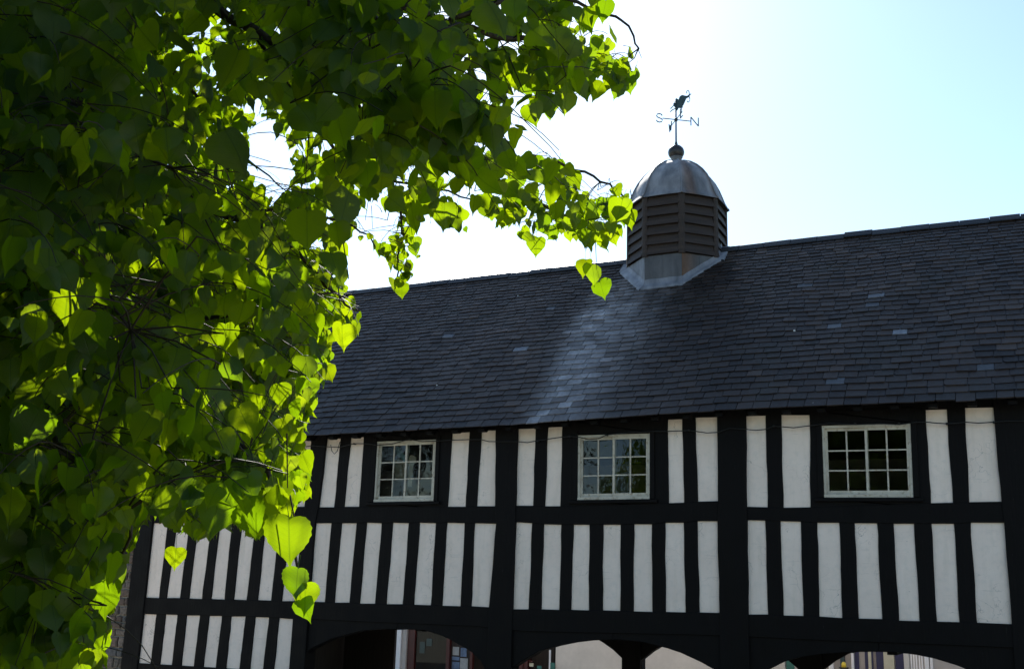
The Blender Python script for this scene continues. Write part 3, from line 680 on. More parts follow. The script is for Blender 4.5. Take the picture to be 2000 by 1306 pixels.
# ------------------------------------------------------------------ cable strung along the eaves
cp = [(470,876),(530,874),(587,873),(612,870),(636,872),(663,873),(691,866),(715,866),(737,869),(765,867),(790,860),(800,858),(825,862),(852,861),(883,859),(917,858),(940,858),(955,862),(969,862),(1011,862),(1030,864),(1050,860),(1064,858),(1098,853),(1112,852),(1130,853),(1150,858),(1170,856),(1184,849),(1230,844),(1280,842),(1304,842),(1332,841),(1345,840),(1358,842),(1380,845),(1402,844),(1425,836),(1457,838),(1476,840),(1496,838),(1511,832),(1527,833),(1550,835),(1582,831),(1620,826),(1670,829),(1720,827),(1756,829),(1790,824),(1810,824),(1830,826),(1849,827),(1868,826),(1885,824),(1912,826),(1940,824),(1965,822),(1993,822),(2030,820)]
cab = empty('eaves_cable', bp(1200, 846, -.07), 'thin black cable looped along the wall just below the eaves', 'cable')
b = MB(); b.tube([bp(x, y, -.055) for x, y in cp], .0075, 5); b.build('wire', MAT['cable'], cab, True)
b = MB(); b.tube([bp(x, y, -.05) for x, y in [(646,868),(648,880),(653,886),(659,880),(664,862)]], .006, 5); b.build('wire', MAT['cable'], cab, True)
for x, y in [(612,870),(691,866),(800,858),(1050,861),(1112,852),(1184,849),(1345,840),(1511,832),(1670,827),(1756,827),(1849,827),(1941,824)]:
    p = bp(x, y, -.055); b = MB(); b.tube([p+[0, .06, 0], p, p-[0, .012, 0]], [.012, .016, .012], 8); b.build('hook', MAT['cable'], cab)

# cloths and boards inside the left window
def hang(name, pix, y, mat, label, cat):
    pts = [bp(*p, y) for p in pix]; pts = np.array(pts); n = len(pts)
    v = np.vstack([pts, pts+[0, .02, 0]]); o = mesh(name, v, [tuple(range(n)), tuple(range(2*n-1, n-1, -1))]+[(i, (i+1) % n, (i+1) % n+n, i+n) for i in range(n)], MAT[mat]); tag(o, label, cat)
hang('hanging_cloth', [(797,900),(800,890),(804,888),(812,892),(813,902),(807,906),(806,935),(804,950),(796,950),(797,925)], .5, 'cloth', 'pale cloth hanging behind the panes of the left window', 'cloth')
hang('pennant', [(774,868),(780,874),(786,884),(792,890),(790,902),(784,896),(774,886)], .45, 'teal', 'teal pennant inside the left window', 'pennant')
hang('display_board', [(771,898),(778,893),(790,902),(789,934),(771,933)], .55, 'floral', 'brown patterned board inside the left window', 'board')
# ------------------------------------------------------------------ stone wall at the end of the hall
sx0, sx1 = xz(186, 1250)[0], XL-.004
st = empty('stone_wall', ((sx0+sx1)/2, .2, 0), 'rough brown stone wall beside the left end of the hall', 'wall')
b = MB(); b.box((sx0+.02, .03, 0), (sx1, .55, 2.35+G)); b.build('mortar_bed', MAT['mortar'], st)
z = .02
while z < 2.3+G:
    hz = random.uniform(.09, .19); x = sx0
    while x < sx1-.05:
        wx = random.uniform(.13, .34); xe = min(x+wx, sx1)
        if sx1-xe < .08: xe = sx1
        g_ = .014; P = []
        for (px, pz) in ((x+g_, z+g_), ((x+xe)/2, z+g_*.8), (xe-g_, z+g_), (xe-g_*.8, z+hz/2), (xe-g_, z+hz-g_), ((x+xe)/2, z+hz-g_*.8), (x+g_, z+hz-g_), (x+g_*.8, z+hz/2)):
            P.append((px+random.gauss(0, .008), pz+random.gauss(0, .006)))
        v, f = prism(P, random.uniform(-.03, .005), .1, .016)
        c = np.array([[.10, .085, .07], [.13, .09, .07], [.085, .08, .078], [.15, .12, .10]][random.randrange(4)])*random.uniform(.7, 1.2)
        mesh('stone', v, f, MAT['stone'], st, attr=np.tile(c, (len(v), 1))); x = xe
    z += hz

# ------------------------------------------------------------------ across the far street
YS = 13.6
def block(mb, pa, pb, y, z0, z1, dep):
    xa, xb = bp(pa, 1290, y)[0], bp(pb, 1290, y)[0]; mb.box((xa, y, z0), (xb, y+dep, z1)); return xa, xb
def gable_roof(x0, x1, y0, y1, z, h, name, parent):
    v = [(x0, y0-.2, z-.1), (x1, y0-.2, z-.1), (x1, (y0+y1)/2, z+h), (x0, (y0+y1)/2, z+h), (x0, y1+.2, z-.1), (x1, y1+.2, z-.1)]
    return mesh(name, v, [(0, 1, 2, 3), (3, 2, 5, 4), (0, 3, 4), (1, 5, 2), (0, 4, 5, 1)], MAT['rooftile'], parent)
xa, xb = bp(1085, 1290, YS)[0], bp(1480, 1290, YS)[0]
hs = empty('rendered_house', ((xa+xb)/2, YS+3, 0), 'plain off white rendered house seen through the middle arch', 'house')
b = MB(); b.box((xa, YS, 0), (xb, YS+6, 4.6)); b.build('wall', MAT['render'], hs)
gable_roof(xa-.1, xb+.1, YS, YS+6, 4.6, 2., 'roof', hs)
m = MB(); m.box((xa+.6, YS-.04, 3.0), (xa+1.5, YS-.003, 4.1)); w_ = m.build('window', MAT['white'], hs)
m = MB(); m.box((xa+.66, YS-.05, 3.06), (xa+1.44, YS-.043, 4.04)); m.build('pane', MAT['glass'], w_)
# shop seen through the left arch
xs0, xs1 = bp(600, 1290, YS)[0], xa-.3
sh = empty('shop', ((xs0+xs1)/2, YS+3, 0), 'shop with maroon window frames and posters seen through the left arch', 'shop')
xp = lambda p, y=YS: bp(p, 1290, y)[0]
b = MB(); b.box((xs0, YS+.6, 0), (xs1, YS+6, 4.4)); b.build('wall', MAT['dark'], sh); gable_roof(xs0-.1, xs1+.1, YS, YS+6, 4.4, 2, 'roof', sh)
b = MB(); b.box((xs0, YS-.02, 2.75), (xs1, YS+.62, 4.39)); b.build('fascia', MAT['maroon'], sh)
b = MB(); b.box((xp(778), YS-.25, 0), (xp(789), YS+.1, 2.9)); b.build('door_post', MAT['white'], sh)
b = MB(); b.box((xp(790), YS-.19, 0), (xp(798), YS+.1, 2.9)); b.build('door_post', MAT['greyrender'], sh)
for p0, p1 in ((799, 812), (874.5, 880.5), (921, 926)):
    b = MB(); b.box((xp(p0), YS-.12, 0), (xp(p1), YS+.0, 2.74)); b.build('frame', MAT['maroon'], sh)
b = MB(); b.box((xp(812), YS-.05, .5), (xp(874.5), YS-.04, 2.74)); b.build('pane', MAT['shopglass'], sh)
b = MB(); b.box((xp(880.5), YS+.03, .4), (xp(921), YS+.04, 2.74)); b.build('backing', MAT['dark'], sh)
b = MB(); b.box((xp(1015), YS-.1, 0), (xp(1024), YS+.5, 2.74)); b.build('frame', MAT['maroon'], sh)
posters = [((884.5,1262),(896,1279),'paper','pale'),((883,1281),(897,1289),'posterblue','small blue'),((883,1291),(897,1306),'posterblue','tall blue'),((900,1264),(911,1282),'posterblue','blue and white'),((899,1284),(913,1306),'paper','white framed'),((820,1252),(829,1275),'dimpaper','grey'),((833,1246),(843,1261),'dimpaper','dim green')]
for i, ((x0, y0), (x1, y1), mt, nm) in enumerate(posters):
    yy = YS-.07-(.0 if i < 5 else .0)
    if i < 5: yy = YS+.012
    p, q = bp(x0, y0, yy), bp(x1, y1, yy); b = MB(); b.box((p[0], yy, q[2]), (q[0], yy+.01, p[2])); o = b.build('poster', MAT[mt], sh); o['label'] = nm+' poster in the shop window'
for i, (x0, y0, x1, y1, mt) in enumerate([(1034,1289,1041,1292,'maroon'),(1034,1294,1041,1301,'cream'),(1021,1287,1030,1306,'maroon'),(1049,1299,1057,1306,'teal'),(1075,1293,1083,1306,'teal'),(1072.5,1268,1074.5,1306,'white')]):
    p, q = bp(x0, y0, YS-.06), bp(x1, y1, YS-.06); b = MB(); b.box((p[0], YS-.06, q[2]), (q[0], YS-.02, p[2])); b.build('window_display', MAT[mt], sh)
# terrace seen through the right arch
YT = 14.4; xt0, xt1 = xp(1482, YT), xp(1990, YT)+2
te = empty('terrace', ((xt0+xt1)/2, YT+3, 0), 'pale terrace with pilasters and navy doors seen through the right arch', 'house')
b = MB(); b.box((xt0, YT+.02, 0), (xt1, YT+6, 4.7)); b.build('wall', MAT['greyrender'], te); gable_roof(xt0-.1, xt1+.1, YT, YT+6, 4.7, 2, 'roof', te)
for p0, p1, mt, nm, pr in [(1505,1534,'render','pilaster',.1),(1536,1551,'teal','shop_window',.03),(1620,1629,'white','pilaster',.12),(1664,1669,'white','pilaster',.12),(1670,1678,'blue','door',.04),(1690,1697,'blue','door',.05),(1697,1703,'cream','pilaster',.1),(1703,1706,'blue','frame',.08),(1712,1727,'blue','door',.04),(1727,1747,'cream','pilaster',.1),(1749,1766,'blue','door',.04),(1766,1776,'render','pilaster',.08),(1808,1815,'white','pilaster',.1),(1817,1822,'white','pilaster',.1),(1643,1651,'iron','drainpipe',.15)]:
    b = MB(); b.box((xp(p0, YT), YT-pr, 0), (xp(p1, YT), YT+.015, 2.7)); b.build(nm, MAT[mt], te)
rl = empty('railing', (xp(1795, YT-1), YT-1, 0), 'white upright bars of a railing under the right arch', 'railing')
for p in (1780, 1785, 1790, 1796, 1801, 1807):
    x = xp(p, YT-1); b = MB(); b.tube([(x, YT-1, .1), (x, YT-1, 1.9)], .018, 6); b.build('bar', MAT['white'], rl)
b = MB(); b.box((xp(1777, YT-1), YT-1.025, 1.9), (xp(1810, YT-1), YT-.975, 1.95)); b.build('top_bar', MAT['white'], rl)
bx_ = bp(1648, 1297, 11.8); bol = empty('bollard', (bx_[0], 11.8, .12), 'black bollard with a yellow cap under the right arch', 'bollard')
zt = bx_[2]; b = MB(); b.tube([(bx_[0], 11.8, .12), (bx_[0], 11.8, .3), (bx_[0], 11.8, zt-.12), (bx_[0], 11.8, zt-.06)], [.11, .08, .07, .12], 12); b.build('post', MAT['cable'], bol, True)
b = MB(); b.tube([(bx_[0], 11.8, zt-.06), (bx_[0], 11.8, zt+.02), (bx_[0], 11.8, zt+.06)], [.06, .055, .03], 12); b.build('cap', MAT['yellow'], bol, True)

# ------------------------------------------------------------------ leaves
HALF = [(0, -.01), (.10, .045), (.25, .062), (.40, .005), (.485, -.13), (.505, -.31), (.455, -.50), (.345, -.69), (.21, -.85), (.095, -.965), (.038, -1.055), (0, -1.17)]
def leaf_mesh(detail, seed):
    r = np.random.default_rng(seed); fold = r.uniform(-.15, .42); droop = r.uniform(-.3, .5); cup_ = r.uniform(-.45, .45); asym = r.uniform(-.09, .09); tw = r.uniform(-.5, .5)
    wid = r.uniform(.86, 1.1); skew = r.uniform(-.07, .07); wave = r.uniform(.015, .05); tipl = r.uniform(.9, 1.12)
    H = np.array(HALF)
    if detail == 0: H = H[[0, 2, 4, 5, 6, 7, 9, 11]]
    if detail == 2:
        t_ = np.linspace(0, len(H)-1, 25); H = np.stack([np.interp(t_, range(len(H)), H[:, 0]), np.interp(t_, range(len(H)), H[:, 1])], 1)
    n = len(H); cols = [-1, -.55, 0, .55, 1] if detail else [-1, 0, 1]
    v, uv = [], []
    ph = r.uniform(0, 6.28)
    for i, (w_, y) in enumerate(H):
        for c in cols:
            x = c*w_*wid*(1+asym*np.sign(c)); yr = y if abs(c) > .01 else min(y, 0)
            yy = yr*abs(c)+(min(yr, 0))*(1-abs(c))
            if yy < -.9: yy = -.9+(yy+.9)*tipl*1.2
            yy += skew*c*(1 if y > -.4 else max(0, 1+(y+.4)*2))
            if detail and abs(c) == 1 and 0 < i < n-2: x *= 1+(.035 if detail == 2 else .03)*(-1)**i
            x += .08*tw*(yy+.3)**2
            z = -fold*abs(x)-cup_*x*x-droop*(yy+.3)**2*.55+tw*x*(yy+.4)*.5+wave*math.sin(9*yy+ph+3*x)*abs(c)
            v.append((x, yy*.92, z)); uv.append((c*w_, y if abs(c) > .01 else min(y, 0)))
    k_ = len(cols); f = []
    for i in range(n-1):
        for j in range(k_-1):
            a = i*k_+j; f.append((a, a+1, a+k_+1, a+k_))
    b0 = len(v); pl = r.uniform(.4, .7); bend = r.uniform(-.15, .15)          # leaf stalk
    for t_ in (0, .5, 1):
        for a in range(3):
            an = a*2.094; v.append((.010*math.cos(an)+bend*t_*t_, pl*t_*.9, .010*math.sin(an)+.12*pl*t_)); uv.append((.3, .02))
    for q in range(2):
        for a in range(3): f.append((b0+q*3+a, b0+q*3+(a+1) % 3, b0+q*3+3+(a+1) % 3, b0+q*3+3+a))
    return np.array(v), f, np.array(uv), None
VAR2 = [leaf_mesh(2, i) for i in range(24)]; VAR1 = [leaf_mesh(1, 50+i) for i in range(20)]; VAR0 = [leaf_mesh(0, 100+i) for i in range(20)]

CROWN = [(-400,-500),(1150,-60),(1190,8),(1246,48),(1266,100),(1252,128),(1246,196),(1205,200),(1165,192),(1152,215),(1085,236),(1040,255),(1008,292),(1040,298),(1095,312),(1155,334),(1215,352),(1246,398),(1246,440),(1225,462),(1192,492),(1162,500),(1130,478),(1098,476),(1060,470),(1035,490),(1000,455),(960,452),(930,412),(905,488),(880,470),(845,440),(828,512),(806,535),(792,604),(750,562),(768,500),(752,520),(715,490),(684,474),(672,500),(678,560),(722,606),(700,640),(692,685),(652,650),(660,745),(615,795),(590,850),(612,975),(565,1000),(580,1040),(545,1040),(500,1062),(455,1035),(400,1066),(362,1050),(330,1040),(292,1010),(262,1050),(252,1150),(225,1130),(218,1235),(196,1320),(-400,1900)]
HOLES = [[(486,262),(510,232),(528,240),(540,290),(556,318),(572,330),(560,372),(520,385),(492,350)], [(286,150),(302,165),(288,186),(272,180)], [(392,115),(414,138),(404,150),(396,134)], [(698,420),(745,428),(768,450),(764,478),(735,458),(700,446)], [(318,560),(333,590),(326,608),(312,575)], [(448,392),(462,418),(452,425)], [(800,445),(835,455),(822,500),(800,480)], [(240,0),(262,0),(262,16),(246,14)],[(1000,212),(1020,200),(1040,225),(1010,240)]]
def inside(P, poly):
    P = np.asarray(P, float); q = np.asarray(poly, float); r = np.roll(q, -1, 0)
    x, y = P[..., 0, None], P[..., 1, None]
    c = ((q[:, 1] > y) != (r[:, 1] > y)) & (x < (r[:, 0]-q[:, 0])*(y-q[:, 1])/(r[:, 1]-q[:, 1]+1e-12)+q[:, 0])
    return c.sum(-1) % 2 == 1
def allowed_each(Pw):
    q = proj(Pw); inf = (q[..., 2] > .2) & (q[..., 0] > -60) & (q[..., 0] < 2060) & (q[..., 1] > -60) & (q[..., 1] < 1366)
    ok = inside(q, CROWN)
    for h_ in HOLES: ok &= ~inside(q, h_)
    return ok | ~inf
def allowed(Pw): return bool(allowed_each(Pw).all())
LEAVES = []      # (origin, 3x3 basis, size)
def basis(tip, nrm):
    y = -_n(tip); x = _n(np.cross(y, nrm)); z = np.cross(x, y); return np.stack([x, y, z], 1)
VIEW = ROT@np.array([0, 0, 1.]); VIEWH = _n(VIEW*[1, 1, 0]); SIDE = np.array([VIEWH[1], -VIEWH[0], 0])
def rand_leaf(p, size, check=True, tilt=.45, az=None):
    tip = _n(np.array([rng.normal()*tilt, rng.normal()*tilt, -1.]))
    a = rng.normal()*.75 if az is None else az; s = -1 if rng.random() < .8 else 1
    nrm = s*(VIEWH*math.cos(a)+SIDE*math.sin(a))+np.array([0, 0, rng.normal()*.3+.15])
    Bm = basis(tip, nrm)
    if check:
        T = p+(np.array([(0, 0, 0), (0, -1.12, 0), (.45, -.3, 0), (-.45, -.3, 0), (0, -.5, 0)])*size)@Bm.T
        if not allowed(T): return None
    return (p, Bm, size)
BR = [  # limbs: (px, py, distance), radius
 ([(-80,-260,5.0),(200,-130,4.8),(390,0,4.6),(500,66,4.5),(590,115,4.4),(700,190,4.3),(780,222,4.2),(880,282,4.2),(960,345,4.3),(1050,396,4.4),(1130,440,4.5),(1158,490,4.5)], .03),
 ([(-80,-600,4.8),(300,-250,4.2),(560,-90,3.7),(750,-15,3.5),(880,45,3.5),(1000,76,3.6),(1080,90,3.7),(1140,105,3.8),(1205,150,3.8)], .022),
 ([(880,45,3.5),(1050,-12,3.6),(1150,14,3.7),(1212,42,3.7),(1252,92,3.7)], .009),
 ([(960,345,4.3),(1020,312,4.4),(1090,322,4.5),(1160,345,4.5),(1212,378,4.5),(1236,425,4.5)], .009),
 ([(-80,300,5.0),(150,330,4.6),(300,384,4.4),(450,424,4.2),(560,475,4.1),(640,560,4.0),(700,612,4.0)], .02),
 ([(450,424,4.2),(570,408,4.2),(690,444,4.3),(736,486,4.3)], .007),
 ([(700,190,4.3),(760,330,4.2),(786,430,4.2),(780,500,4.2),(778,545,4.2)], .007),
 ([(-80,560,4.9),(120,640,4.3),(300,642,4.0),(480,612,3.8),(575,586,3.8),(650,570,3.8)], .016),
 ([(-80,780,4.6),(150,780,3.7),(350,800,3.3),(480,880,3.1),(545,970,3.0),(578,1060,3.0),(592,1150,3.0)], .014),
 ([(-80,700,4.2),(30,800,3.0),(150,900,2.6),(250,1000,2.5),(240,1090,2.5)], .012),
 ([(-250,-400,3.2),(300,-220,2.6),(600,-60,2.4),(750,60,2.4),(830,150,2.4),(870,215,2.5)], .010),
 ([(-80,-150,5.0),(180,-20,5.8),(250,40,6.2),(330,130,6.3),(400,205,6.3),(470,280,6.3)], .03),
 ([(-80,60,5.2),(180,120,6.0),(262,150,6.3),(340,205,6.4),(470,300,6.4),(560,375,6.3)], .022),
 ([(-80,400,4.8),(60,520,3.2),(180,560,2.6),(250,640,2.4)], .012),
 ([(-80,900,4.2),(0,1050,2.8),(60,1120,2.5),(110,1170,2.4)], .008),
 ([(-80,-100,5.2),(300,60,7.2),(600,120,7.6),(800,260,7.6)], .02),
 ([(-80,100,4.2),(80,180,3.2),(200,240,2.8),(330,330,2.6)], .012),
 ([(500,66,4.5),(620,250,4.6),(700,330,4.6),(850,370,4.5),(930,400,4.5)], .010),
]
def smooth(P, n=4):
    P = np.array(P, float); out = []
    for i in range(len(P)-1):
        p0, p1, p2, p3 = P[max(i-1, 0)], P[i], P[i+1], P[min(i+2, len(P)-1)]
        for t_ in np.linspace(0, 1, n, endpoint=False):
            out.append(.5*((2*p1)+(-p0+p2)*t_+(2*p0-5*p1+4*p2-p3)*t_*t_+(-p0+3*p1-3*p2+p3)*t_**3))
    out.append(P[-1]); return np.array(out)
TRB = at(-75, 300, 5.0); TRB = np.array([TRB[0], TRB[1], 0])
tree = empty('lime_tree', TRB, 'leafy lime tree overhanging from the left with backlit heart-shaped leaves', 'tree')
tz = np.linspace(0, 9.5, 14); tp = np.stack([TRB[0]+.06*np.sin(tz*.9), TRB[1]+.05*np.sin(tz*1.3), tz], 1); tr_ = np.interp(tz, [0, .5, 3, 6, 9.5], [.42, .30, .25, .2, .07])
v, f = tube(tp, tr_, 16); v = np.array(v); a_ = np.arctan2(v[:, 1]-TRB[1], v[:, 0]-TRB[0]); v[:, :2] += (.012*np.sin(a_*7+v[:, 2]*2))[:, None]*np.stack([np.cos(a_), np.sin(a_)], 1)
mesh('trunk', v, f, MAT['bark'], tree, True)
SKEL = []
for pts, r0 in BR:
    W_ = smooth([at(*p) for p in pts])
    if pts[0][0] < 0:
        z = W_[0][2]; W_ = np.vstack([[np.array([TRB[0], TRB[1], max(1.5, z-.35)])], W_])
    W_ = W_+rng.normal(size=W_.shape)*.006
    rr = np.linspace(r0, max(.003, r0*.16), len(W_)); v, f = tube(W_, rr, 7); mesh('branch', v, f, MAT['bark'] if r0 > .012 else MAT['twig'], tree, True)
    SKEL.append(W_)
SK = np.vstack(SKEL)
TW = MB()
def spray(base, d0, L, nl, smax, check=True, connect=True):
    "a drooping twig with alternate leaves"
    pts = [base]; d = _n(d0); p = base.copy()
    for i in range(nl):
        d = _n(d+np.array([0, 0, -.16])+rng.normal(size=3)*.08); p = p+d*L/nl; pts.append(p.copy())
    made = 0; last = 0
    for i in range(1, nl+1):
        sz = smax*(1-.45*(i/nl)**2)*rng.uniform(.75, 1.1)
        sd_ = _n(np.cross(d, [0, 0, 1.])+1e-6)*(1 if i % 2 else -1)
        off = sd_*sz*.35+np.array([0, 0, -sz*.45]); lf = rand_leaf(pts[i]+off, sz, check)
        if lf: LEAVES.append(lf); made += 1; last = i
    if made > 1 and connect:
        D = np.linalg.norm(SK-base, axis=1); j = D.argmin()
        if .05 < D[j] < .32:
            mid = (SK[j]+base)/2+np.array([0, 0, .06*D[j]])
            if allowed(np.array([mid, base])): TW.tube([SK[j], mid, base], [.003, .0025, .002], 3, False)
    if made and last > 0: TW.tube(pts[:last+1], np.linspace(.0019, .0011, last+1), 3, False)
    return made
def fill(n, box, dr, size, L=(.2, .38), nl=(5, 8), check=True):
    x0, x1, y0, y1 = box; c = 0; tries = 0
    while c < n and tries < n*6:
        tries += 1
        px, py = rng.uniform(x0, x1), rng.uniform(y0, y1)
        if not inside(np.array([[px, py]]), CROWN)[0]: continue
        dd = rng.uniform(*dr)
        if 255 < px < 565 and 10 < py < 440 and dd < 5.2 and rng.random() < .85: continue
        b_ = at(px, py, dd); a = rng.uniform(0, 6.28)
        d0 = np.array([math.cos(a), math.sin(a), .1])+SIDE*.5
        if spray(b_, d0, rng.uniform(*L), rng.integers(*nl), rng.uniform(*size), check): c += 1
# named hanging leaves: (centre x, y, width in pixels, distance, tilt of the tip, turn)
NEAR = [(130,590,85,2.3,0,0),(217,522,68,2.5,.05,.2),(92,475,84,2.4,-.6,.2),(8,490,95,2.2,-.1,.1),(120,745,62,2.5,.2,.5),(360,565,66,2.6,.1,.3),(158,715,70,2.6,.3,.1),
 (565,1055,88,2.2,.1,.1),(580,1138,58,2.3,.05,.8),(596,1168,56,2.3,.1,.2),(597,1190,44,2.3,.5,.1),(545,995,76,2.4,.3,.4),(342,1090,40,2.9,0,.2),(598,905,44,2.8,.45,.9),(230,1125,44,2.8,.15,.5),(205,1170,70,2.6,.1,.3),
 (1140,522,42,3.2,-.2,.3),(1160,535,44,3.1,.2,.5),(1176,565,40,3.1,.25,.3),(1047,482,42,3.3,-.05,.2),(985,428,40,3.4,-.3,.2),(1150,465,48,3.3,.2,.4),
 (785,570,32,3.6,.1,.2),(765,545,28,3.6,-.15,.7),(797,525,24,3.8,.3,.6),(810,488,30,3.6,.2,.3),(668,658,50,2.9,.05,.2),(645,618,44,3,.2,.4),(690,590,40,3,.2,.8),
 (770,470,26,4.0,.1,.4),(800,458,30,4.0,.2,.2),(812,476,30,3.9,.1,.5),(772,508,22,4.0,-.2,.3),(758,505,20,4.0,.1,.7),(735,478,32,3.9,.3,.3),(716,455,26,4.0,.2,.2),(700,468,20,4.1,-.1,.4),(746,500,18,4.1,.2,.6),(868,422,58,2.7,0,.3),(895,440,40,2.9,.2,1.1),(745,425,46,2.9,-.15,.3),(785,402,44,2.9,.25,.7),
 (1215,172,28,4,0,.2),(1228,165,38,3.6,.2,.2),(1140,170,62,2.6,.3,.3),(1110,130,50,2.9,.1,.6),(1010,150,52,2.8,-.1,.2),(1085,200,38,3,.2,.9),(1040,225,52,2.8,.3,.3),(1010,60,46,3,.1,.9),(1040,30,46,3,-.2,.2),
 (1230,430,36,3.6,.2,.3),(1218,395,30,3.8,.1,.8),(1180,405,40,3.4,-.1,.4),
 (850,215,70,2.3,.05,.2),(890,255,62,2.4,.15,.1),(820,85,74,2.3,.3,.3),(635,80,66,2.5,0,.2),(750,150,46,2.5,.1,.5),(800,180,70,2.4,-.4,.3),(700,150,60,2.6,.3,.2),(610,175,58,2.6,.1,.2),
 (85,1195,64,2.5,.05,.3),(20,1010,74,2.3,-.05,.2),(45,930,50,2.5,.2,.4),(60,1080,84,2.4,0,.2),(130,1180,60,2.6,.1,.3),(30,1190,90,2.4,.1,.2),(120,1290,70,2.4,0,.3),(190,1250,40,2.8,.1,.6),(180,1285,34,2.8,.2,.3),(250,990,80,2.6,.05,.2),(190,1080,70,2.5,.1,.2),
 (440,660,56,2.9,.1,.2),(530,640,52,2.9,.2,.3),(615,640,50,3,.1,.5),(600,715,50,3,.3,.7),(640,735,30,3.2,.2,.4),(600,760,44,3,.1,.3),(545,770,44,3,.1,.3),(575,800,36,3,.3,.8),(520,500,70,2.6,.1,.2),(560,545,64,2.6,.2,.3),(600,450,80,2.5,.1,.3),(655,520,58,2.7,.4,.5),(660,460,50,2.8,.2,.3),(470,480,60,2.8,-.2,.2),
 (60,380,80,2.4,.2,.2),(90,700,90,2.4,-.3,.2),(20,730,60,2.3,.2,.3),(300,470,70,2.7,.1,.2),(250,660,66,2.7,-.1,.2),(300,680,64,2.7,.1,.2),(385,470,60,2.8,.2,.2),(235,280,80,2.5,0,.2),(205,200,70,2.6,.1,.3),(150,140,60,2.7,0,.2),(200,40,42,2.7,.1,.4),(130,60,64,2.6,0,.3)]
LITSET = {(770,470),(735,478),(716,455),(758,505),(800,458),(520,500),(440,660),(600,715),(545,770),(1110,130),(985,428),(575,800),(130,590),(120,745),(1180,405),(1047,482),(690,590),(565,1055),(580,1138),(596,1168),(597,1190),(668,658),(785,570),(765,545),(1160,535),(1140,522),(1176,565),(230,1125),(598,905),(1215,172),(1228,165),(1040,225),(1010,150),(645,618),(640,735),(1230,430),(342,1090),(190,1250),(180,1285),(1218,395),(600,760),(205,1170)}
def bough_d(x, y, d):
    if x > 930: return 3.75 if y < 262 else 4.4
    if x > 690 and y > 390: return 4.2
    return d
LIT = []
for cx_, cy_, wpx, d, tl_, turn in NEAR:
    d = bough_d(cx_, cy_, d); size = wpx*d/FPX*(1.03 if d < 3.7 else .94); s = 1 if rng.random() < .5 else -1; a = turn*s*.8+rng.normal()*.1
    right = ROT@np.array([1, 0, 0]); tip = _n(np.array([0, 0, -1.])+right*tl_+VIEWH*rng.normal()*.15)
    nrm = -(VIEWH*math.cos(a)+SIDE*math.sin(a))+np.array([0, 0, .15])
    Bm = basis(tip, nrm); p = at(cx_, cy_, d)+Bm[:, 1]*size*.5
    LEAVES.append((p, Bm, size))
    if (cx_, cy_) in LITSET: LIT.append(at(cx_, cy_, d))
    root = p+Bm[:, 1]*size*.62+Bm[:, 2]*size*.08; D = np.linalg.norm(SK-root, axis=1); j = D.argmin()
    t1 = root+np.array([0, 0, .10])+rng.normal(size=3)*.02
    if D[j] < .5 and allowed(np.array([(SK[j]*w_+root*(1-w_)) for w_ in (.25, .5, .75)])): TW.tube([root, root*.75+SK[j]*.25+[0, 0, .025], root*.4+SK[j]*.6+[0, 0, .03], SK[j]], [.0011, .0012, .0014, .0018], 3, False)
    elif allowed(np.array([t1])): TW.tube([root, (root+t1)/2, t1], [.0014, .0017, .002], 4, False)
# sprays along every limb
for W_ in SKEL:
    seg = np.linalg.norm(np.diff(W_, axis=0), axis=1).sum(); n = int(seg/.12)
    for i in range(n):
        t_ = rng.uniform(.12, 1); j = min(int(t_*(len(W_)-1)), len(W_)-2); p = W_[j]+(W_[j+1]-W_[j])*rng.random()
        dr = _n(W_[j+1]-W_[j]); a = rng.uniform(0, 6.28); d0 = dr*.6+np.array([math.cos(a), math.sin(a), .2])
        spray(p, d0, rng.uniform(.15, .36), rng.integers(4, 7), rng.uniform(.062, .092), connect=False)
fill(170, (-60, 460, -60, 1360), (2.2, 3.2), (.06, .088))
fill(260, (-60, 640, 250, 1360), (3.0, 4.4), (.05, .08))
fill(55, (560, 920, -60, 300), (2.3, 3.2), (.06, .085))
fill(80, (500, 1260, -60, 480), (3.3, 5.0), (.06, .085))
fill(150, (-60, 660, -60, 700), (4.2, 6.0), (.045, .07))
fill(150, (-60, 600, -60, 1000), (5.5, 7.6), (.045, .075))
fill(30, (1000, 1250, 285, 480), (4.2, 4.8), (.065, .09), (.12, .25), (3, 6))
fill(20, (960, 1262, -20, 250), (3.4, 4.2), (.075, .105), (.12, .25), (3, 6))
fill(14, (740, 830, 400, 560), (3.8, 4.3), (.04, .055), (.1, .2), (3, 5))
fill(200, (-60, 300, -60, 1360), (2.6, 4.4), (.06, .09))
